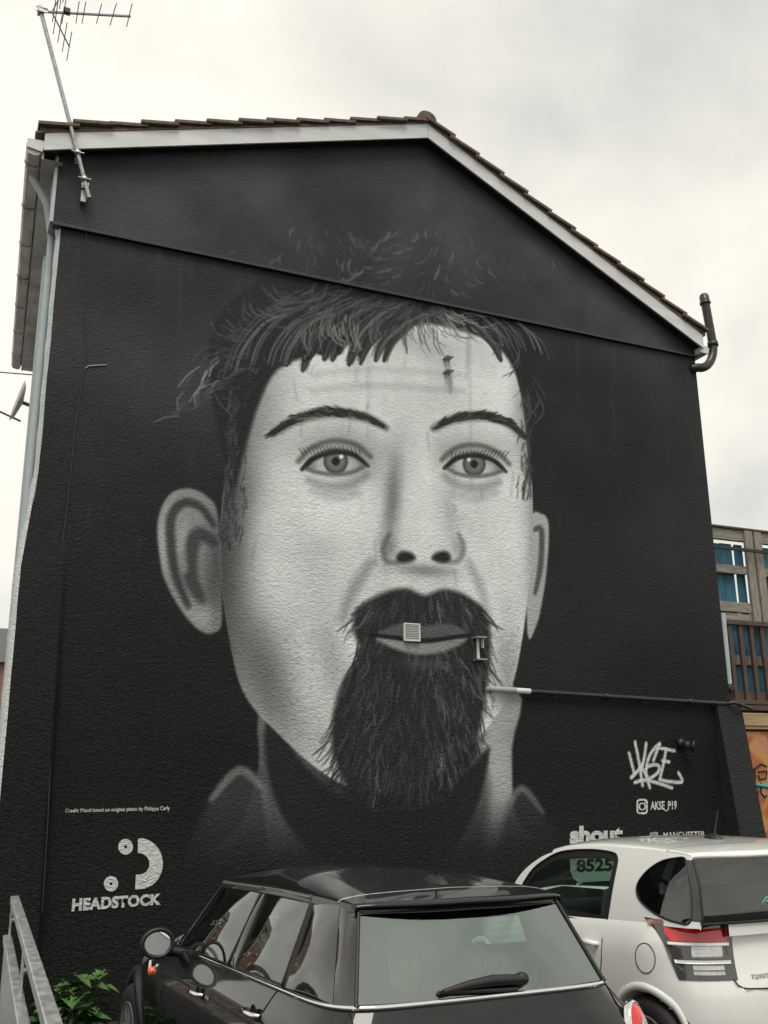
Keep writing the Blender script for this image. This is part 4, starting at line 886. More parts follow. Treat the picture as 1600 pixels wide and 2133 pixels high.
# roof and spoiler
zc_ = csp([.34, .5, .7, 1.0, 1.4, 1.8, 2.1, 2.36], [1.350, 1.384, 1.405, 1.419, 1.423, 1.409, 1.377, 1.330])
we = csp([.3, .45, .87, 1.5, 2.2, 2.4], [.535, .548, .572, .582, .590, .592]); ze = csp([.3, .45, .87, 1.5, 2.2, 2.4], [1.345, 1.352, 1.352, 1.338, 1.305, 1.29])
def roof_pt(u, s_): x = -u*we(s_); h = (1-u**2.6)**.5 if u < 1 else 0; return (x, s_, ze(s_)+(zc_(s_)-ze(s_))*h+.012*(1-u))
us = [0, .2, .4, .55, .68, .78, .86, .92, .96, .985, 1]
def roof_grid(v0, v1, n, dz=0, dl=0, rear=(.34, .42), front=(2.36, 2.19)):
    P = []
    for v in np.linspace(v0, v1, n):
        row = []
        for u in us:
            s0 = rear[0]+(rear[1]-rear[0])*u**2.2; s1 = front[0]+(front[1]-front[0])*u**2; x, s_, z = roof_pt(u, s0+(s1-s0)*v); row.append((x*(1-dl), s_, z+dz))
        row.append((row[-1][0]*1.004, row[-1][1], row[-1][2]-.028)); P.append(row)
    return P
rf = shell('roof', roof_grid(.093, 1, 26), M['black_paint'], mini)
shell('headlining', roof_grid(.0, 1, 12, -.035, .03), M['interior'], rf)
G = roof_grid(0, .0885, 5, .004); last = [(x, s_+.10 if k < len(us) else s_+.03, z-.03-.006*(1-abs(x)/.55)) for k, (x, s_, z) in enumerate(G[0])]; mid = [(x, s_-.002, z-.014) for x, s_, z in G[0]]
sp_ = shell('spoiler', [last, mid]+G, M['black_paint'], mini)
e0 = [(x, s_, z+.002) for x, s_, z in roof_grid(.0905, .0905, 1, .0)[0][:len(us)]]
MB().tube(e0+[(-x, s_, z) for x, s_, z in e0[-1::-1][1:]] if False else [(-x, s_, z) for x, s_, z in e0[::-1]]+e0[1:], .0035, 6).build('roof_seam', M['steel'], rf)
# side glass and pillars, each side
def side(sx):
    def Q(*pts): return [np.array((sx*-p_[0], p_[1], p_[2])) for p_ in pts]       # given for the left side (x<0)
    A0, A1, B0, B1 = Q((-.727, 2.54, .915), (-.578, 2.18, 1.306), (-.714, 1.645, .947), (-.567, 1.535, 1.334))
    C0, C1, D0, D1 = Q((-.713, 1.525, .950), (-.567, 1.465, 1.331), (-.700, .872, .975), (-.560, .862, 1.350))
    E0_, E1_, S0_, S1_, F0_, F1_ = Q((-.699, .835, .976), (-.560, .842, 1.351), (-.672, .36, .992), (-.553, .57, 1.357), (-.632, .230, 1.0), (-.528, .435, 1.350))
    bo_ = (-sx*-.018*-1, 0, 0) if False else (sx*.018, 0, 0)
    for nm, bl, br_, tl, tr, m in (('door_window', A0, B0, A1, B1, M['glass_dark']), ('door_window', C0, D0, C1, D1, M['glass_dark'])):
        P = quad_surf(bl, br_, tl, tr, 12, 8, bo_); pn = pane(nm, P, m, mini)
        MB().tube(rim_of(P), .011, 8, closed=True).build('window_seal', M['seal'], pn)
        MB().tube([tuple(q+np.array((sx*.004, 0, 0))) for q in P[:, -1]], .013, 8).build('window_trim', M['trim_beige'], pn)
    pane('b_pillar', quad_surf(B0, C0, B1, C1, 4, 8, (sx*.02, 0, 0)), M['gloss_black'], mini)
    pane('quarter_panel', quad_surf(E0_, S0_, E1_, S1_, 8, 8, (sx*.02, 0, 0)), M['gloss_black'], mini)
    pane('quarter_panel', quad_surf(S0_+(0, -.006, 0), F0_, S1_+(0, -.006, 0), F1_, 8, 8, (sx*.014, -.004, 0)), M['gloss_black'], mini)
    pane('door_pillar', quad_surf(D0, E0_, D1, E1_, 2, 8, (sx*.012, 0, 0)), M['seal'], mini)
    W0, W1 = Q((-.69, 2.66, .925), (-.53, 2.275, 1.318)); pane('a_pillar', quad_surf(W0, A0, W1, A1, 4, 8, (sx*.012, .01, 0)), M['black_paint'], mini)
    return W0, W1, F0_, F1_
WL = side(-1); WR = side(1)
P = quad_surf(WL[0], WR[0], WL[1], WR[1], 20, 8, (0, .01, .01), (0, .30, .03)); 
for row in P:
    pass
wsn = pane('windscreen', P, M['glass_dark'], mini)
RB_ = quad_surf(WL[2]+(.004, -.004, 0), WR[2]+(-.004, -.004, 0), WL[3]+(.004, 0, -.012), WR[3]+(-.004, 0, -.012), 24, 12, (0, -.010, 0), (0, -.042, -.006))
rg = pane('rear_window', RB_, M['glass_rear'], mini)
# black printed border under the rear glass, its clear area with rounded corners
def surf_at(P, u, v):
    P = np.array(P); n, m = P.shape[0]-1, P.shape[1]-1; a = min(max(u, 0), .9999)*n; b_ = min(max(v, 0), .9999)*m; i, j = int(a), int(b_); fu, fv = a-i, b_-j
    return (P[i, j]*(1-fu)+P[i+1, j]*fu)*(1-fv)+(P[i, j+1]*(1-fu)+P[i+1, j+1]*fu)*fv
def frit(P, inner, m, parent, off, n=96):
    o_, i_ = [], []
    cx, cy = (inner[0]+inner[1])/2, (inner[2]+inner[3])/2; a, b_ = (inner[1]-inner[0])/2, (inner[3]-inner[2])/2
    for k in range(n+1):
        t = 2*math.pi*k/n; c, s_ = math.cos(t), math.sin(t); e = 2/7.
        ui, vi = cx+a*abs(c)**e*(1 if c >= 0 else -1), cy+b_*abs(s_)**e*(1 if s_ >= 0 else -1)
        m_ = max(abs(c), abs(s_)); uo, vo = .5+.5*c/m_, .5+.5*s_/m_
        i_.append(surf_at(P, ui, vi)+off); o_.append(surf_at(P, uo, vo)+off)
    MB().grid([o_, i_]).build('glass_border', m, parent)
for k in range(9): MB().tube([surf_at(RB_, u, .16+.078*k)+np.array((0, .005, 0)) for u in np.linspace(.14, .88, 20)], .0009, 4).build('heater_line', M['seal'], rg)
M['frit'] = mat('printed_glass_border', (.002, .002, .002), 1., spec=0)
frit(RB_, (.12, .90, .11, .86), M['frit'], rg, np.array((0, .006, -.002)))
MB().tube([tuple(q+np.array((0, -.004, 0))) for q in RB_[:, 0]], .008, 8).build('window_seal', M['seal'], rg)
for k in (0, -1): MB().tube([tuple(q+np.array((0, -.003, 0))) for q in RB_[k]], .009, 8).build('window_seal', M['seal'], rg)
# chrome belt strip round the tail
bl_ = [q for q in belt if q[1] < 2.60]
st = [(q[0]*1.004, q[1]-.004, q[2]+.004) for q in bl_]; st = [(-x, y, z) for x, y, z in st[::-1]]+st[1:]
MB().tube(st, .0115, 8).build('belt_strip', M['chrome'], mini)
# panel joints
def half_width(B_, s_, z):
    """half width of a lofted body at station s_ and height z"""
    xs_, zs_ = [], []
    for r_ in B_:
        q = r_[1:-1]; k = np.argsort(q[:, 1]); xs_.append(np.interp(s_, q[k, 1], -q[k, 0])); zs_.append(np.interp(s_, q[k, 1], q[k, 2]))
    return float(np.interp(z, zs_, xs_))
xb = lambda s_, z: half_width(B, s_, z)
def joint(pts, r_=.004, m=None, side_=-1): MB().tube([(side_*(xb(s_, z)+.0005), s_, z) for s_, z in pts], r_, 6).build('panel_joint', m or M['gap'], mini)
for sd_ in (-1, 1):
    joint([(1.585, .935), (1.60, .80), (1.60, .60), (1.58, .35)], side_=sd_); joint([(.85, .965), (.87, .88), (.93, .75), (1.02, .6), (1.0, .4)], side_=sd_); joint([(2.62, .89), (2.66, .75), (2.66, .5), (2.62, .3)], side_=sd_)
    for s_, z in ((1.79, .80), (.955, .858)):
        x = sd_*(xb(s_, z)+.004); hn = MB().lathe([(.0, -.002), (.045, 0), (.05, .003), (.045, .006)], (x-.002*sd_, s_, z-.012), (sd_, 0, 0), 20).build('handle_recess', M['gap'], mini); hn.scale = (1, 1, 1)
        MB().tube([(x-.0*sd_, s_+.075, z), (x+.028*sd_, s_+.06, z+.002), (x+.036*sd_, s_, z+.003), (x+.028*sd_, s_-.06, z+.002), (x, s_-.075, z)], [.010, .015, .016, .015, .010], 10).build('door_handle', M['chrome'], mini)
    # side indicator
    x = sd_*(xb(2.80, .755)+.0); ind = MB().lathe([(.0, .03), (.018, .026), (.028, .012), (.03, -.01)], (x, 2.80, .748), (sd_, -.3, .1), 14).build('side_indicator', M['orange_lens'], mini)
    MB().tube([(x, 2.83, .70), (x+sd_*.008, 2.84, .76), (x, 2.86, .80)], .010, 8).build('indicator_bezel', M['chrome'], ind)
    for s_ in (FW, RW):
        arch_band('arch_trim', mini, lambda a, b_: max(xb(a, b_), .80), s_, .31, .335, .405, M['black_plastic'], sd_); wheel(mini, sd_*.765, s_, .305, .19, sd_, 10)
        MB().lathe([(.36, -.30), (.36, 0)], (sd_*.80, s_, .31), (sd_, 0, 0), 24).build('wheel_well', M['black_plastic'], mini)
    # sill
    MB().beam((sd_*.80, 1.02, .20), (sd_*.80, 2.86, .20), .09, .12).build('sill', M['black_plastic'], mini)
    # mirrors
    mc = Vector((sd_*.905, 2.40, .968))
    mr = MB()
    P = []
    for i in range(10):
        t = i/9; rr = (1-t**2.2)**.5 if t < 1 else 0.01; P.append([mc+Vector((.092*max(rr, .02)*math.cos(a), .12*t-.01, .078*max(rr, .02)*math.sin(a)*(1-.05*math.cos(a)*sd_))) for a in np.linspace(0, 2*math.pi, 29)])
    mr.grid(P); mr = mr.build('mirror', M['black_paint'], mini)
    MB().tube([mc+Vector((.089*math.cos(a), -.014, .075*math.sin(a))) for a in np.linspace(0, 2*math.pi, 37)[:-1]], .013, 8, closed=True).build('mirror_rim', M['black_plastic'], mr)
    MB().add([mc+Vector((.084*math.cos(a), -.012, .069*math.sin(a))) for a in np.linspace(0, 2*math.pi, 37)[:-1]], [tuple(range(36))]).build('mirror_glass', M['mirror'], mr)
    MB().tube([mc+Vector((-sd_*.06, .05, -.05)), mc+Vector((-sd_*.16, .06, -.07)), mc+Vector((-sd_*.22, .06, -.08))], [.03, .028, .04], 10).build('mirror_arm', M['black_plastic'], mr)
    # tail lamp
    ax_ = Vector((sd_*.50, -.84, .20)).normalized(); tl_ = Vector((sd_*.738, min((q for q in B.reshape(-1, 3) if q[1] < .8), key=lambda q: (q[0]+.735)**2+(q[2]-.80)**2)[1]+.005, .80))
    tu = Vector((0, 0, 1))-ax_*ax_.z; tu.normalize(); tr_ = tu.cross(ax_)
    def oval(k, h, n=32): return [tl_+ax_*h+tu*(.122*k*math.sin(a))+tr_*(.088*k*math.cos(a)) for a in np.linspace(0, 2*math.pi, n+1)]
    lp = MB().grid([oval(k, h) for k, h in ((.93, .012), (.85, .022), (.6, .034), (.3, .040), (.01, .042))]).build('tail_lamp', M['red_lens'], mini)
    MB().grid([oval(k, h) for k, h in ((1.05, -.018), (1.05, .006), (1.0, .014), (.93, .012))]).build('lamp_bezel', M['chrome'], lp)
    MB().grid([oval(k, h+.001) for k, h in ((.42, .0385), (.30, .041), (.2, .0425))]).build('lamp_ring', M['clear_lens'], lp)
    # headlamp
    hl = Vector((sd_*.60, 3.60, .68)); hx = Vector((sd_*.35, .8, .35)).normalized(); MB().lathe([(.0, .045), (.06, .04), (.11, .015), (.125, -.03), (.135, -.03), (.14, -.08)], hl, hx, 26).build('head_lamp', M['clear_lens'], mini)
# tailgate trim
tg = []
for s_sign in (-1, 1):
    pts = []
    for z in np.linspace(.98, .55, 8):
        k = np.argmin((B.reshape(-1, 3)[:, 2]-z)**2+(B.reshape(-1, 3)[:, 0]+.655+.06*(.98-z))**2+(B.reshape(-1, 3)[:, 1] > 1)*9); q = B.reshape(-1, 3)[k]; pts.append((s_sign*-q[0]*1.002, q[1]-.002, q[2]))
    MB().tube(pts, .0035, 6).build('panel_joint', M['gap'], mini)
rearz = lambda x, z: min((q for q in B.reshape(-1, 3) if q[1] < .8), key=lambda q: (q[0]+abs(x))**2+(q[2]-z)**2)[1]
MB().tube([(x, rearz(x, .80)-.012, .80-.05*abs(x)) for x in np.linspace(-.33, .33, 12)], .014, 8).build('boot_handle', M['chrome'], mini)
MB().beam((-.26, rearz(.26, .62)-.01, .62), (.26, rearz(.26, .62)-.01, .62), .012, .11).build('number_plate', mat('yellow_plate', (.55, .42, .04), .5), mini)
# wiper
wp = [surf_at(RB_, u, v)+np.array((0, -.03, 0)) for u, v in ((.625, .17), (.50, .19), (.40, .165), (.30, .115))]
wi = MB().tube(wp, [.021, .022, .018, .010], 8).build('rear_wiper', M['black_plastic'], mini)
MB().tube([surf_at(RB_, u, v)+np.array((0, -.014, 0)) for u, v in ((.60, .06), (.5, .075), (.4, .09), (.29, .10))], .009, 6).build('wiper_blade', M['black_plastic'], wi)
MB().lathe([(0, .035), (.02, .034), (.028, .02), (.03, -.01)], surf_at(RB_, .63, .155)+np.array((0, -.01, 0)), (0, -1, .4), 14).build('wiper_boss', M['black_plastic'], wi)
# roof aerial
an = MB().grid([[(w_*math.cos(a)*1., s_, zc_(.69)+.004+h*max(0, math.sin(a))) for a in np.linspace(0, math.pi, 11)] for s_, w_, h in ((.58, .005, .002), (.60, .028, .02), (.64, .036, .036), (.70, .036, .038), (.76, .026, .022), (.80, .012, .006))]).build('aerial', M['black_plastic'], mini)
MB().tube([(0, .685, zc_(.69)+.03), (0, .66, zc_(.69)+.07), (0, .56, zc_(.69)+.40)], [.010, .006, .0032], 8).build('aerial_rod', M['black_plastic'], an)
# cabin
car_details(mini, [(-.36, 1.62, 1.12), (.36, 1.62, 1.12), (-.34, .78, 1.02), (.34, .78, 1.02)], .28, (2.42, .92), .36, 3.9)
MB().box((0, 1.55, .20), (1.34, 2.2, .05)).build('underbody', M['black_plastic'], mini); MB().box((0, .42, .72), (1.15, .5, .03)).build('parcel_shelf', M['cloth'], mini)
fr_ = MB().box((-.05, 2.14, 1.23), (.22, .03, .07)).build('rear_view_mirror', M['black_plastic'], mini); bevel(fr_, .02, 3)
# ---- white city car ---------------------------------------------------------
iq = empty('parked_car', (4.50, -3.84, 0), .023, 'tiny white three door city car with black aerial and stacked tail lamps', 'car', 'cars parked at the mural wall')
izb = lambda s_: .945+.06*np.clip((1.35-s_)/.9, 0, 1)+.02*np.clip((.5-s_)/.5, 0, 1) if s_ < 1.5 else .945-.015*(s_-1.5)-.05*max(0, s_-2.2)
rows = []
for z, w_, s0, s1, k in ((.17, .72, .14, 2.84, 0), (.26, .80, .05, 2.95, .2), (.42, .835, .0, 2.985, .5), (.58, .842, .0, 2.97, 1), (.72, .838, .03, 2.93, 1), (.83, .826, .045, 2.86, 1), (.91, .80, .055, 2.74, 1), (.955, .775, .065, 2.62, 1)):
    rows.append([(x, s_, z*(1+k*(izb(s_)/.955-1))) for x, s_ in plan(w_, s0, s1, .62, 1.0, 3.4, 2.6, 18, 30, 14)])
IB = loft(rows, 5); IFW, IRW = 2.46, .455
shell('body', IB, M['white_paint'], iq, holes=((IFW, .29, .335), (IRW, .29, .335)))
ibelt = IB[-1]
fr = [q for q in ibelt if q[1] > 2.08]; n_ = len(fr); P = []
for i, q in enumerate(fr):
    t = i/(n_-1); bs = np.array((-.765*(1-t), 2.10+.36*math.sin(t*math.pi/2)**.8, .925+.08*t)); P.append([q+(bs-q)*v+np.array((0, 0, .04*math.sin(v*math.pi)*min(1, t*3))) for v in np.linspace(0, 1, 10)])
shell('bonnet', P, M['white_paint'], iq)
# upper body: one skin from belt to roof edge with window cut-outs drawn in side view
def iq_x(s_, z):                                                   # half width of the cabin side
    t = np.clip((z-.95)/.48, 0, 1.12); base = .778-.015*max(0, s_-1.2)-.035*max(0, .45-s_)/.45; topw = .632-.01*max(0, s_-1.2)-.03*max(0, .35-s_)/.35
    return base+(topw-base)*t+.018*math.sin(math.pi*min(t, 1))-.35*max(0, .16-s_)*(1 if s_ < .16 else 0)
cant = csp([.04, .16, .35, .75, 1.2, 1.55, 1.8, 2.0, 2.15], [1.378, 1.410, 1.426, 1.430, 1.416, 1.368, 1.285, 1.15, .96])   # roof edge in side view
def rear_s(z): return interp(z, [.95, 1.08, 1.25, 1.38, 1.44], [.065, .05, .085, .145, .19])
W1o = [(2.02, .955), (1.86, 1.185), (1.70, 1.29), (1.50, 1.362), (1.18, 1.394), (.93, 1.392), (.855, 1.365), (.838, 1.30), (.845, 1.1), (.862, .968), (.88, .945), (1.4, .94), (1.9, .935)]
W2o = [(.125, 1.040), (.118, 1.15), (.155, 1.28), (.212, 1.392), (.30, 1.394), (.42, 1.365), (.53, 1.30), (.598, 1.215), (.575, 1.14), (.47, 1.085), (.335, 1.045), (.2, 1.03)]
def dens(p_, n=60, cl=True):
    q = smooth_curve(np.array(p_), cl, 6); return q
def side_fill(name, outer, holes, m, sx, off=0., res=.02, parent=None):
    """surface bounded in side view (s, z) by outline and holes, wrapped on the cabin side"""
    bm = bmesh.new(); loops = []
    for lp_ in [outer]+holes:
        vs_ = [bm.verts.new((a, b_, 0)) for a, b_ in lp_]; loops += [bm.edges.new((vs_[i], vs_[(i+1) % len(vs_)])) for i in range(len(vs_))]
    bmesh.ops.triangle_fill(bm, use_beauty=True, use_dissolve=False, edges=loops)
    lo = min(a for a, _ in outer); hi = max(a for a, _ in outer); zl = min(b_ for _, b_ in outer); zh = max(b_ for _, b_ in outer)
    for k in np.arange(lo+.03, hi, .035): bmesh.ops.bisect_plane(bm, geom=bm.verts[:]+bm.edges[:]+bm.faces[:], plane_co=(k, 0, 0), plane_no=(1, 0, 0))
    for k in np.arange(zl+.03, zh, .035): bmesh.ops.bisect_plane(bm, geom=bm.verts[:]+bm.edges[:]+bm.faces[:], plane_co=(0, k, 0), plane_no=(0, 1, 0))
    for v in bm.verts: s_, z = v.co.x, v.co.y; v.co = (sx*(iq_x(s_, z)+off), s_, z)
    bmesh.ops.recalc_face_normals(bm, faces=bm.faces); me = bpy.data.meshes.new(name); bm.to_mesh(me); bm.free(); me.shade_smooth(); return link(name, me, m, parent or iq)
w1 = [tuple(q) for q in smooth_curve(np.array(W1o), True, 4)]; w2 = [tuple(q) for q in smooth_curve(np.array(W2o), True, 4)]
out = [(s_, float(izb(s_))-.012) for s_ in np.linspace(.066, 2.14, 40)]+[(s_, cant(s_)) for s_ in np.linspace(2.13, .17, 50)]+[(rear_s(z), z) for z in np.linspace(1.40, 1.0, 14)]
def inset(lp_, d):
    q = np.array(lp_); n = len(q); o = []
    ar = .5*sum(q[i][0]*q[(i+1) % n][1]-q[(i+1) % n][0]*q[i][1] for i in range(n)); sg = 1 if ar > 0 else -1
    for i in range(n):
        t = q[(i+1) % n]-q[i-1]; t = t/max(np.hypot(*t), 1e-9); o.append(tuple(q[i]+d*sg*np.array((-t[1], t[0]))))
    return o
for sx in (-1, 1):
    hole2 = w2
    MB().grid([[(sx*(iq_x(rear_s(z)+.004+d, z)+.003), rear_s(z)+.004+d, z) for z in np.linspace(1.05, 1.39, 14)] for d in (0, .02, .04, .062)]).build('d_pillar', M['gloss_black'], iq)
    side_fill('side_panel', out, [w1, hole2], M['white_paint'], sx)
    dw = side_fill('door_window', w1, [], M['glass_dark'], sx, -.012)
    b = MB(); i1 = inset(w1, .050); b.grid([[(sx*(iq_x(*q)-.006), q[0], q[1]) for q in lp_+lp_[:1]] for lp_ in (w1, i1)]); b.build('window_frame', M['seal'], dw)
    MB().tube([(sx*(iq_x(*q)), q[0], q[1]) for q in w1], .006, 6, closed=True).build('window_seal', M['seal'], dw)
    qw = side_fill('quarter_window', hole2, [], M['glass_priv'], sx, -.008)
    MB().tube([(sx*(iq_x(*q)), q[0], q[1]) for q in hole2], .006, 6, closed=True).build('window_seal', M['seal'], qw)
    # door joint, handle, fuel flap
    def ib(s_, z):
        if z > .93: return iq_x(s_, z)
        return half_width(IB, s_, z)
    MB().tube([(sx*(ib(s_, z)+.0006), s_, z) for s_, z in ((.853, .955), (.862, .85), (.868, .72), (.90, .58), (1.0, .42))], .0042, 6).build('panel_joint', M['gap'], iq)
    x = sx*(ib(.98, .825)); hd_ = MB().tube([(x, 1.06, .826), (x+sx*.028, 1.05, .828), (x+sx*.034, .98, .828), (x+sx*.028, .915, .826), (x, .905, .824)], [.012, .018, .019, .018, .012], 10).build('door_handle', M['white_paint'], iq)
    if sx < 0: MB().tube([(sx*(ib(.441+.082*math.cos(a), .805+.085*math.sin(a))+.0008), .441+.082*math.cos(a), .805+.085*math.sin(a)) for a in np.linspace(0, 2*math.pi, 40)[:-1]], .003, 6, closed=True).build('fuel_flap_joint', M['gap'], iq)
    # tail lamp: wraps the rear corner, three stacked cells
    def corner(t, z):                                              # t 0 = inner edge on the tail, 1 = tip on the flank
        c = [q for q in IB[np.argmin([abs(r_[9][2]-z) for r_ in IB])]]; k = 4+t*11.5; i = int(k); f_ = k-i; q = np.array(c[i])*(1-f_)+np.array(c[i+1])*f_; return np.array((sx*-q[0], q[1], z))
    def lamp(name, t0, t1, z0, z1, m, off, parent, cut=None):
        P = []
        for t in np.linspace(t0, t1, 12):
            row = []
            for z in np.linspace(z0, z1, 6):
                tt = t if cut is None else min(t, cut(z)); q = corner(tt, min(z, 1.0)); q[2] = z
                if z > .95: q[0] = math.copysign(min(abs(q[0]), iq_x(max(q[1], .07), z)+.004), q[0])
                nrm = np.array((q[0]*1.1, q[1]-.5, 0)); nrm /= np.linalg.norm(nrm); row.append(q+nrm*off)
            P.append(row)
        return MB().grid(P).build(name, m, parent)
    cutf = lambda z: interp(z, [.70, .80, .93, 1.03], [.60, .66, .76, 1.0])
    tlm = lamp('tail_lamp', 0, 1, .715, 1.035, M['lamp_dark'], .006, iq, cutf)
    lamp('red_cell', .05, .74, .925, 1.0, M['red_lens'], .012, tlm, lambda z: cutf(z)-.10); lamp('amber_cell', .55, .95, 1.0, 1.028, mat('pale_lens', (.42, .20, .15), .1, coat=1), .011, tlm, cutf)
    lamp('clear_cell', .10, .42, .835, .90, M['clear_lens'], .011, tlm); lamp('clear_cell', .10, .42, .745, .80, M['clear_lens'], .011, tlm)
    for z in (.912, .815): lamp('lamp_bar', .03, .70, z-.009, z+.009, M['white_paint'], .017, tlm, lambda z_: cutf(z_)-.06)
    for s_ in (IFW, IRW):
        wheel(iq, sx*.755, s_, .29, .175, sx, 8); MB().lathe([(.345, -.3), (.345, 0)], (sx*.80, s_, .29), (sx, 0, 0), 24).build('wheel_well', M['black_plastic'], iq)
        arch_band('arch_lip', iq, lambda a, b_: max(ib(a, b_), .79), s_, .29, .325, .375, M['white_paint'], sx, lip=.014)
    mc = Vector((sx*.90, 1.92, 1.0)); mo = MB(); P = []
    for i in range(9):
        t = i/8; rr = max((1-t**2.2)**.5 if t < 1 else 0, .02); P.append([mc+Vector((.11*rr*math.cos(a), .12*t, .08*rr*math.sin(a))) for a in np.linspace(0, 2*math.pi, 25)])
    mo.grid(P); mo = mo.build('mirror', M['white_paint'], iq); MB().add([mc+Vector((.105*math.cos(a), .001, .075*math.sin(a))) for a in np.linspace(0, 2*math.pi, 33)[:-1]], [tuple(range(32))]).build('mirror_glass', M['mirror'], mo)
    MB().tube([mc+Vector((-sx*.05, .04, -.04)), mc+Vector((-sx*.16, .05, -.06))], .03, 8).build('mirror_arm', M['black_plastic'], mo)
    MB().lathe([(.0, .05), (.07, .045), (.12, .01), (.14, -.05)], (sx*.58, 2.70, .70), (sx*.4, .8, .3), 22).build('head_lamp', M['clear_lens'], iq)
# roof
izc = csp([.10, .25, .5, .9, 1.3, 1.6, 1.85], [1.415, 1.447, 1.468, 1.476, 1.462, 1.424, 1.37])
def iroof(v0, v1, n, dz=0, rear=(.09, .17), front=(1.80, 1.62)):
    P = []
    for v in np.linspace(v0, v1, n):
        row = []
        for u in us:
            s0 = rear[0]+(rear[1]-rear[0])*u**2.4; s1 = front[0]+(front[1]-front[0])*u**2; s_ = s0+(s1-s0)*v; zc2, ze2 = izc(s_), cant(s_); x = -u*iq_x(s_, min(ze2, 1.44)); h = (1-u**2.5)**.5 if u < 1 else 0
            row.append((x, s_, ze2+(max(zc2, ze2+.02)-ze2)*h+dz))
        P.append(row)
    return P
ir = shell('roof', iroof(.150, 1, 24), M['white_paint'], iq); shell('headlining', [[(x*.97, s_, z-.035) for x, s_, z in r_] for r_ in iroof(.02, 1, 10)], M['interior'], ir)
G = iroof(0, .145, 5, .003); lo_ = [(x*.985, s_+.05, z-.045) for x, s_, z in G[0]]; mid = [(x, s_-.003, z-.018) for x, s_, z in G[0]]
shell('spoiler', [lo_, mid]+G, M['white_paint'], iq)
e0 = iroof(.1475, .1475, 1, .0005)[0]; MB().tube([(-x, s_, z) for x, s_, z in e0[::-1]]+e0[1:], .0032, 6).build('roof_seam', M['gap'], ir)
# a pillars are part of the side panels; windscreen, rear window
sl_ = [(s_, cant(s_)) for s_ in np.linspace(1.62, 2.12, 10)]
P = [[(x_*iq_x(*q), q[0]+.22*(1-x_*x_)*1.0, q[1]+.03*(1-x_*x_)) for x_ in np.linspace(-1, 1, 17)] for q in sl_]; MB().grid(P).build('windscreen', M['glass_dark'], iq)
zr = np.linspace(1.035, 1.392, 10)
IR = [[(x_*(iq_x(rear_s(z)+.01, z)-.004), rear_s(z)-.055*(1-x_*x_)+.003, z) for z in zr] for x_ in np.linspace(-1, 1, 25)]
irg = pane('rear_window', IR, M['glass_priv'], iq); frit(IR, (.10, .90, .06, .90), M['frit'], irg, np.array((0, .008, 0)))
for k in (0, -1): MB().tube([tuple(np.array(q)+(0, -.002, 0)) for q in IR[k]], .008, 8).build('window_seal', M['seal'], irg)
MB().tube([tuple(np.array(r_[0])+(0, -.003, 0)) for r_ in IR], .008, 8).build('window_seal', M['seal'], irg)
# tail panel between window and body
P = [[(x_*.505, .065-.055*(1-(x_*.505/.75)**2)+dz*.0, z) for z, dz in ((1.032, 0), (1.0, 0), (.96, 1))] for x_ in np.linspace(-1, 1, 25)]; MB().grid(P).build('tailgate', M['white_paint'], iq)
irz = lambda x, z: min((q for q in IB.reshape(-1, 3) if q[1] < .6), key=lambda q: (q[0]+abs(x))**2+(q[2]-z)**2)[1]
hj = [tuple(q) for q in smooth_curve(np.array([(-.50, 1.03), (-.50, .80), (-.49, .71), (-.46, .68), (-.40, .665), (-.2, .655), (0, .652)]), False, 4)]; hj += [(-x, z) for x, z in hj[-2::-1]]
MB().tube([(x, irz(x, min(z, .93))-.0035, z) for x, z in hj], .0042, 6).build('panel_joint', M['gap'], iq)
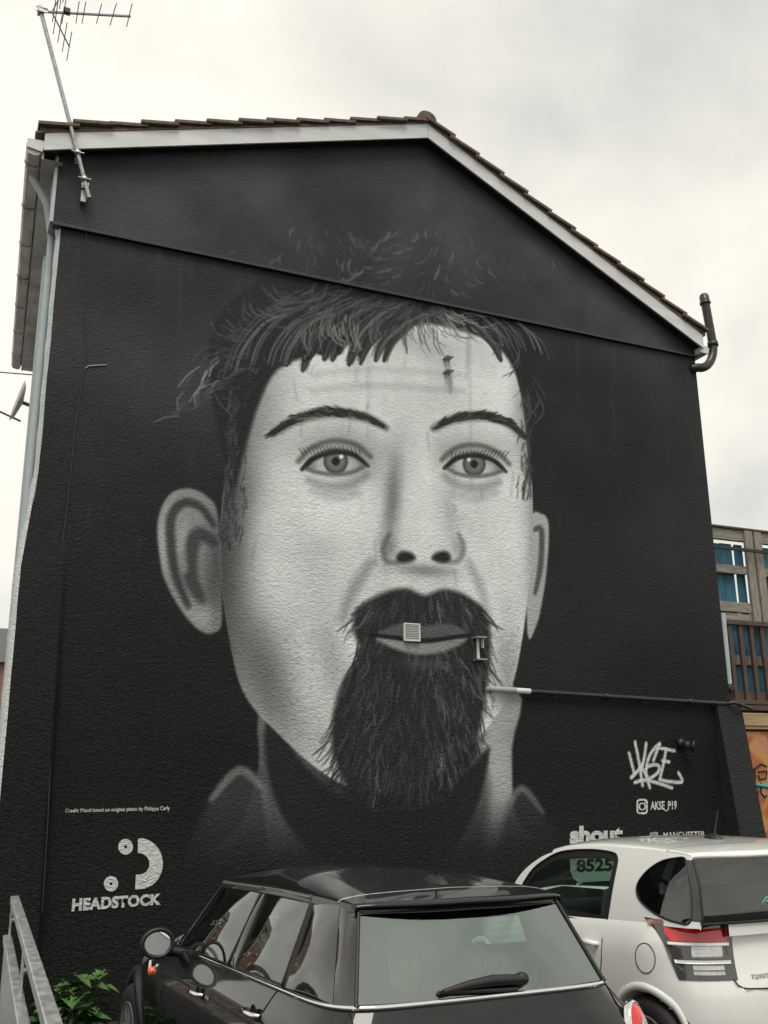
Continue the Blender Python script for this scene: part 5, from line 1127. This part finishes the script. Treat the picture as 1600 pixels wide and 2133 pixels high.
# maker's lettering on the tailgate
me = text_mesh('TOYOTA', .02); co = np.array([v.co[:2] for v in me.vertices]); lo, hi = co.min(0), co.max(0)
for v in me.vertices:
    t = (np.array(v.co[:2])-lo)/(hi-lo); x = -.372+.158*t[0]; z = .712+.026*t[1]; v.co = (x, irz(x, .72)-.006, z)
link('badge_lettering', me, M['steel_dark'], iq)
# round green sticker inside the rear window
sc_ = np.array((-.18, 0, 1.115)); ys = rear_s(1.115)-.05+.008
stk = MB()
stk.grid([[(sc_[0]+r_*math.cos(a), ys, sc_[2]+r_*math.sin(a)) for a in np.linspace(0, 2*math.pi, 33)] for r_ in (.056, .048)]); stk.grid([[(sc_[0]+r_*math.cos(a), ys, sc_[2]+r_*math.sin(a)) for a in np.linspace(0, 2*math.pi, 33)] for r_ in (.036, .001)])
stk.build('sticker', mat('mint_sticker', (.25, .62, .50), .5), irg)
be = MB()
for a in range(6): an_ = a*math.pi/3; be.tube([(sc_[0], ys-.002, sc_[2]), (sc_[0]+.026*math.cos(an_), ys-.002, sc_[2]+.026*math.sin(an_))], .002, 5)
be.tube([(sc_[0], ys-.002, sc_[2]+.02), (sc_[0], ys-.002, sc_[2]-.022)], [.004, .007], 6); be.build('sticker_emblem', M['seal'], irg)
# aerial, wiper, plate
ia = MB().grid([[(w_*math.cos(a), s_, izc(.62)+h*max(0, math.sin(a))-.003) for a in np.linspace(0, math.pi, 11)] for s_, w_, h in ((.55, .004, .002), (.57, .04, .02), (.62, .045, .04), (.68, .03, .03), (.72, .01, .006))]).build('aerial', M['black_plastic'], iq)
MB().tube([(0, .62, izc(.62)+.03), (0.02, .58, izc(.62)+.19)], [.007, .0045], 8).build('aerial_rod', M['black_plastic'], ia)
wv = MB().tube([(.0, .005, 1.055), (.12, -.002, 1.075), (.36, .02, 1.065)], [.02, .013, .008], 8).build('rear_wiper', M['black_plastic'], iq)
MB().beam((-.26, irz(.26, .45)-.012, .45), (.26, irz(.26, .45)-.012, .45), .012, .11).build('number_plate', bpy.data.materials['yellow_plate'], iq)
car_details(iq, [(-.36, 1.22, 1.16), (.36, 1.22, 1.16), (.34, .60, 1.05)], .30, (1.88, .95), .36, 2.9)
MB().box((0, 1.45, .21), (1.30, 1.5, .05)).build('underbody', M['black_plastic'], iq)
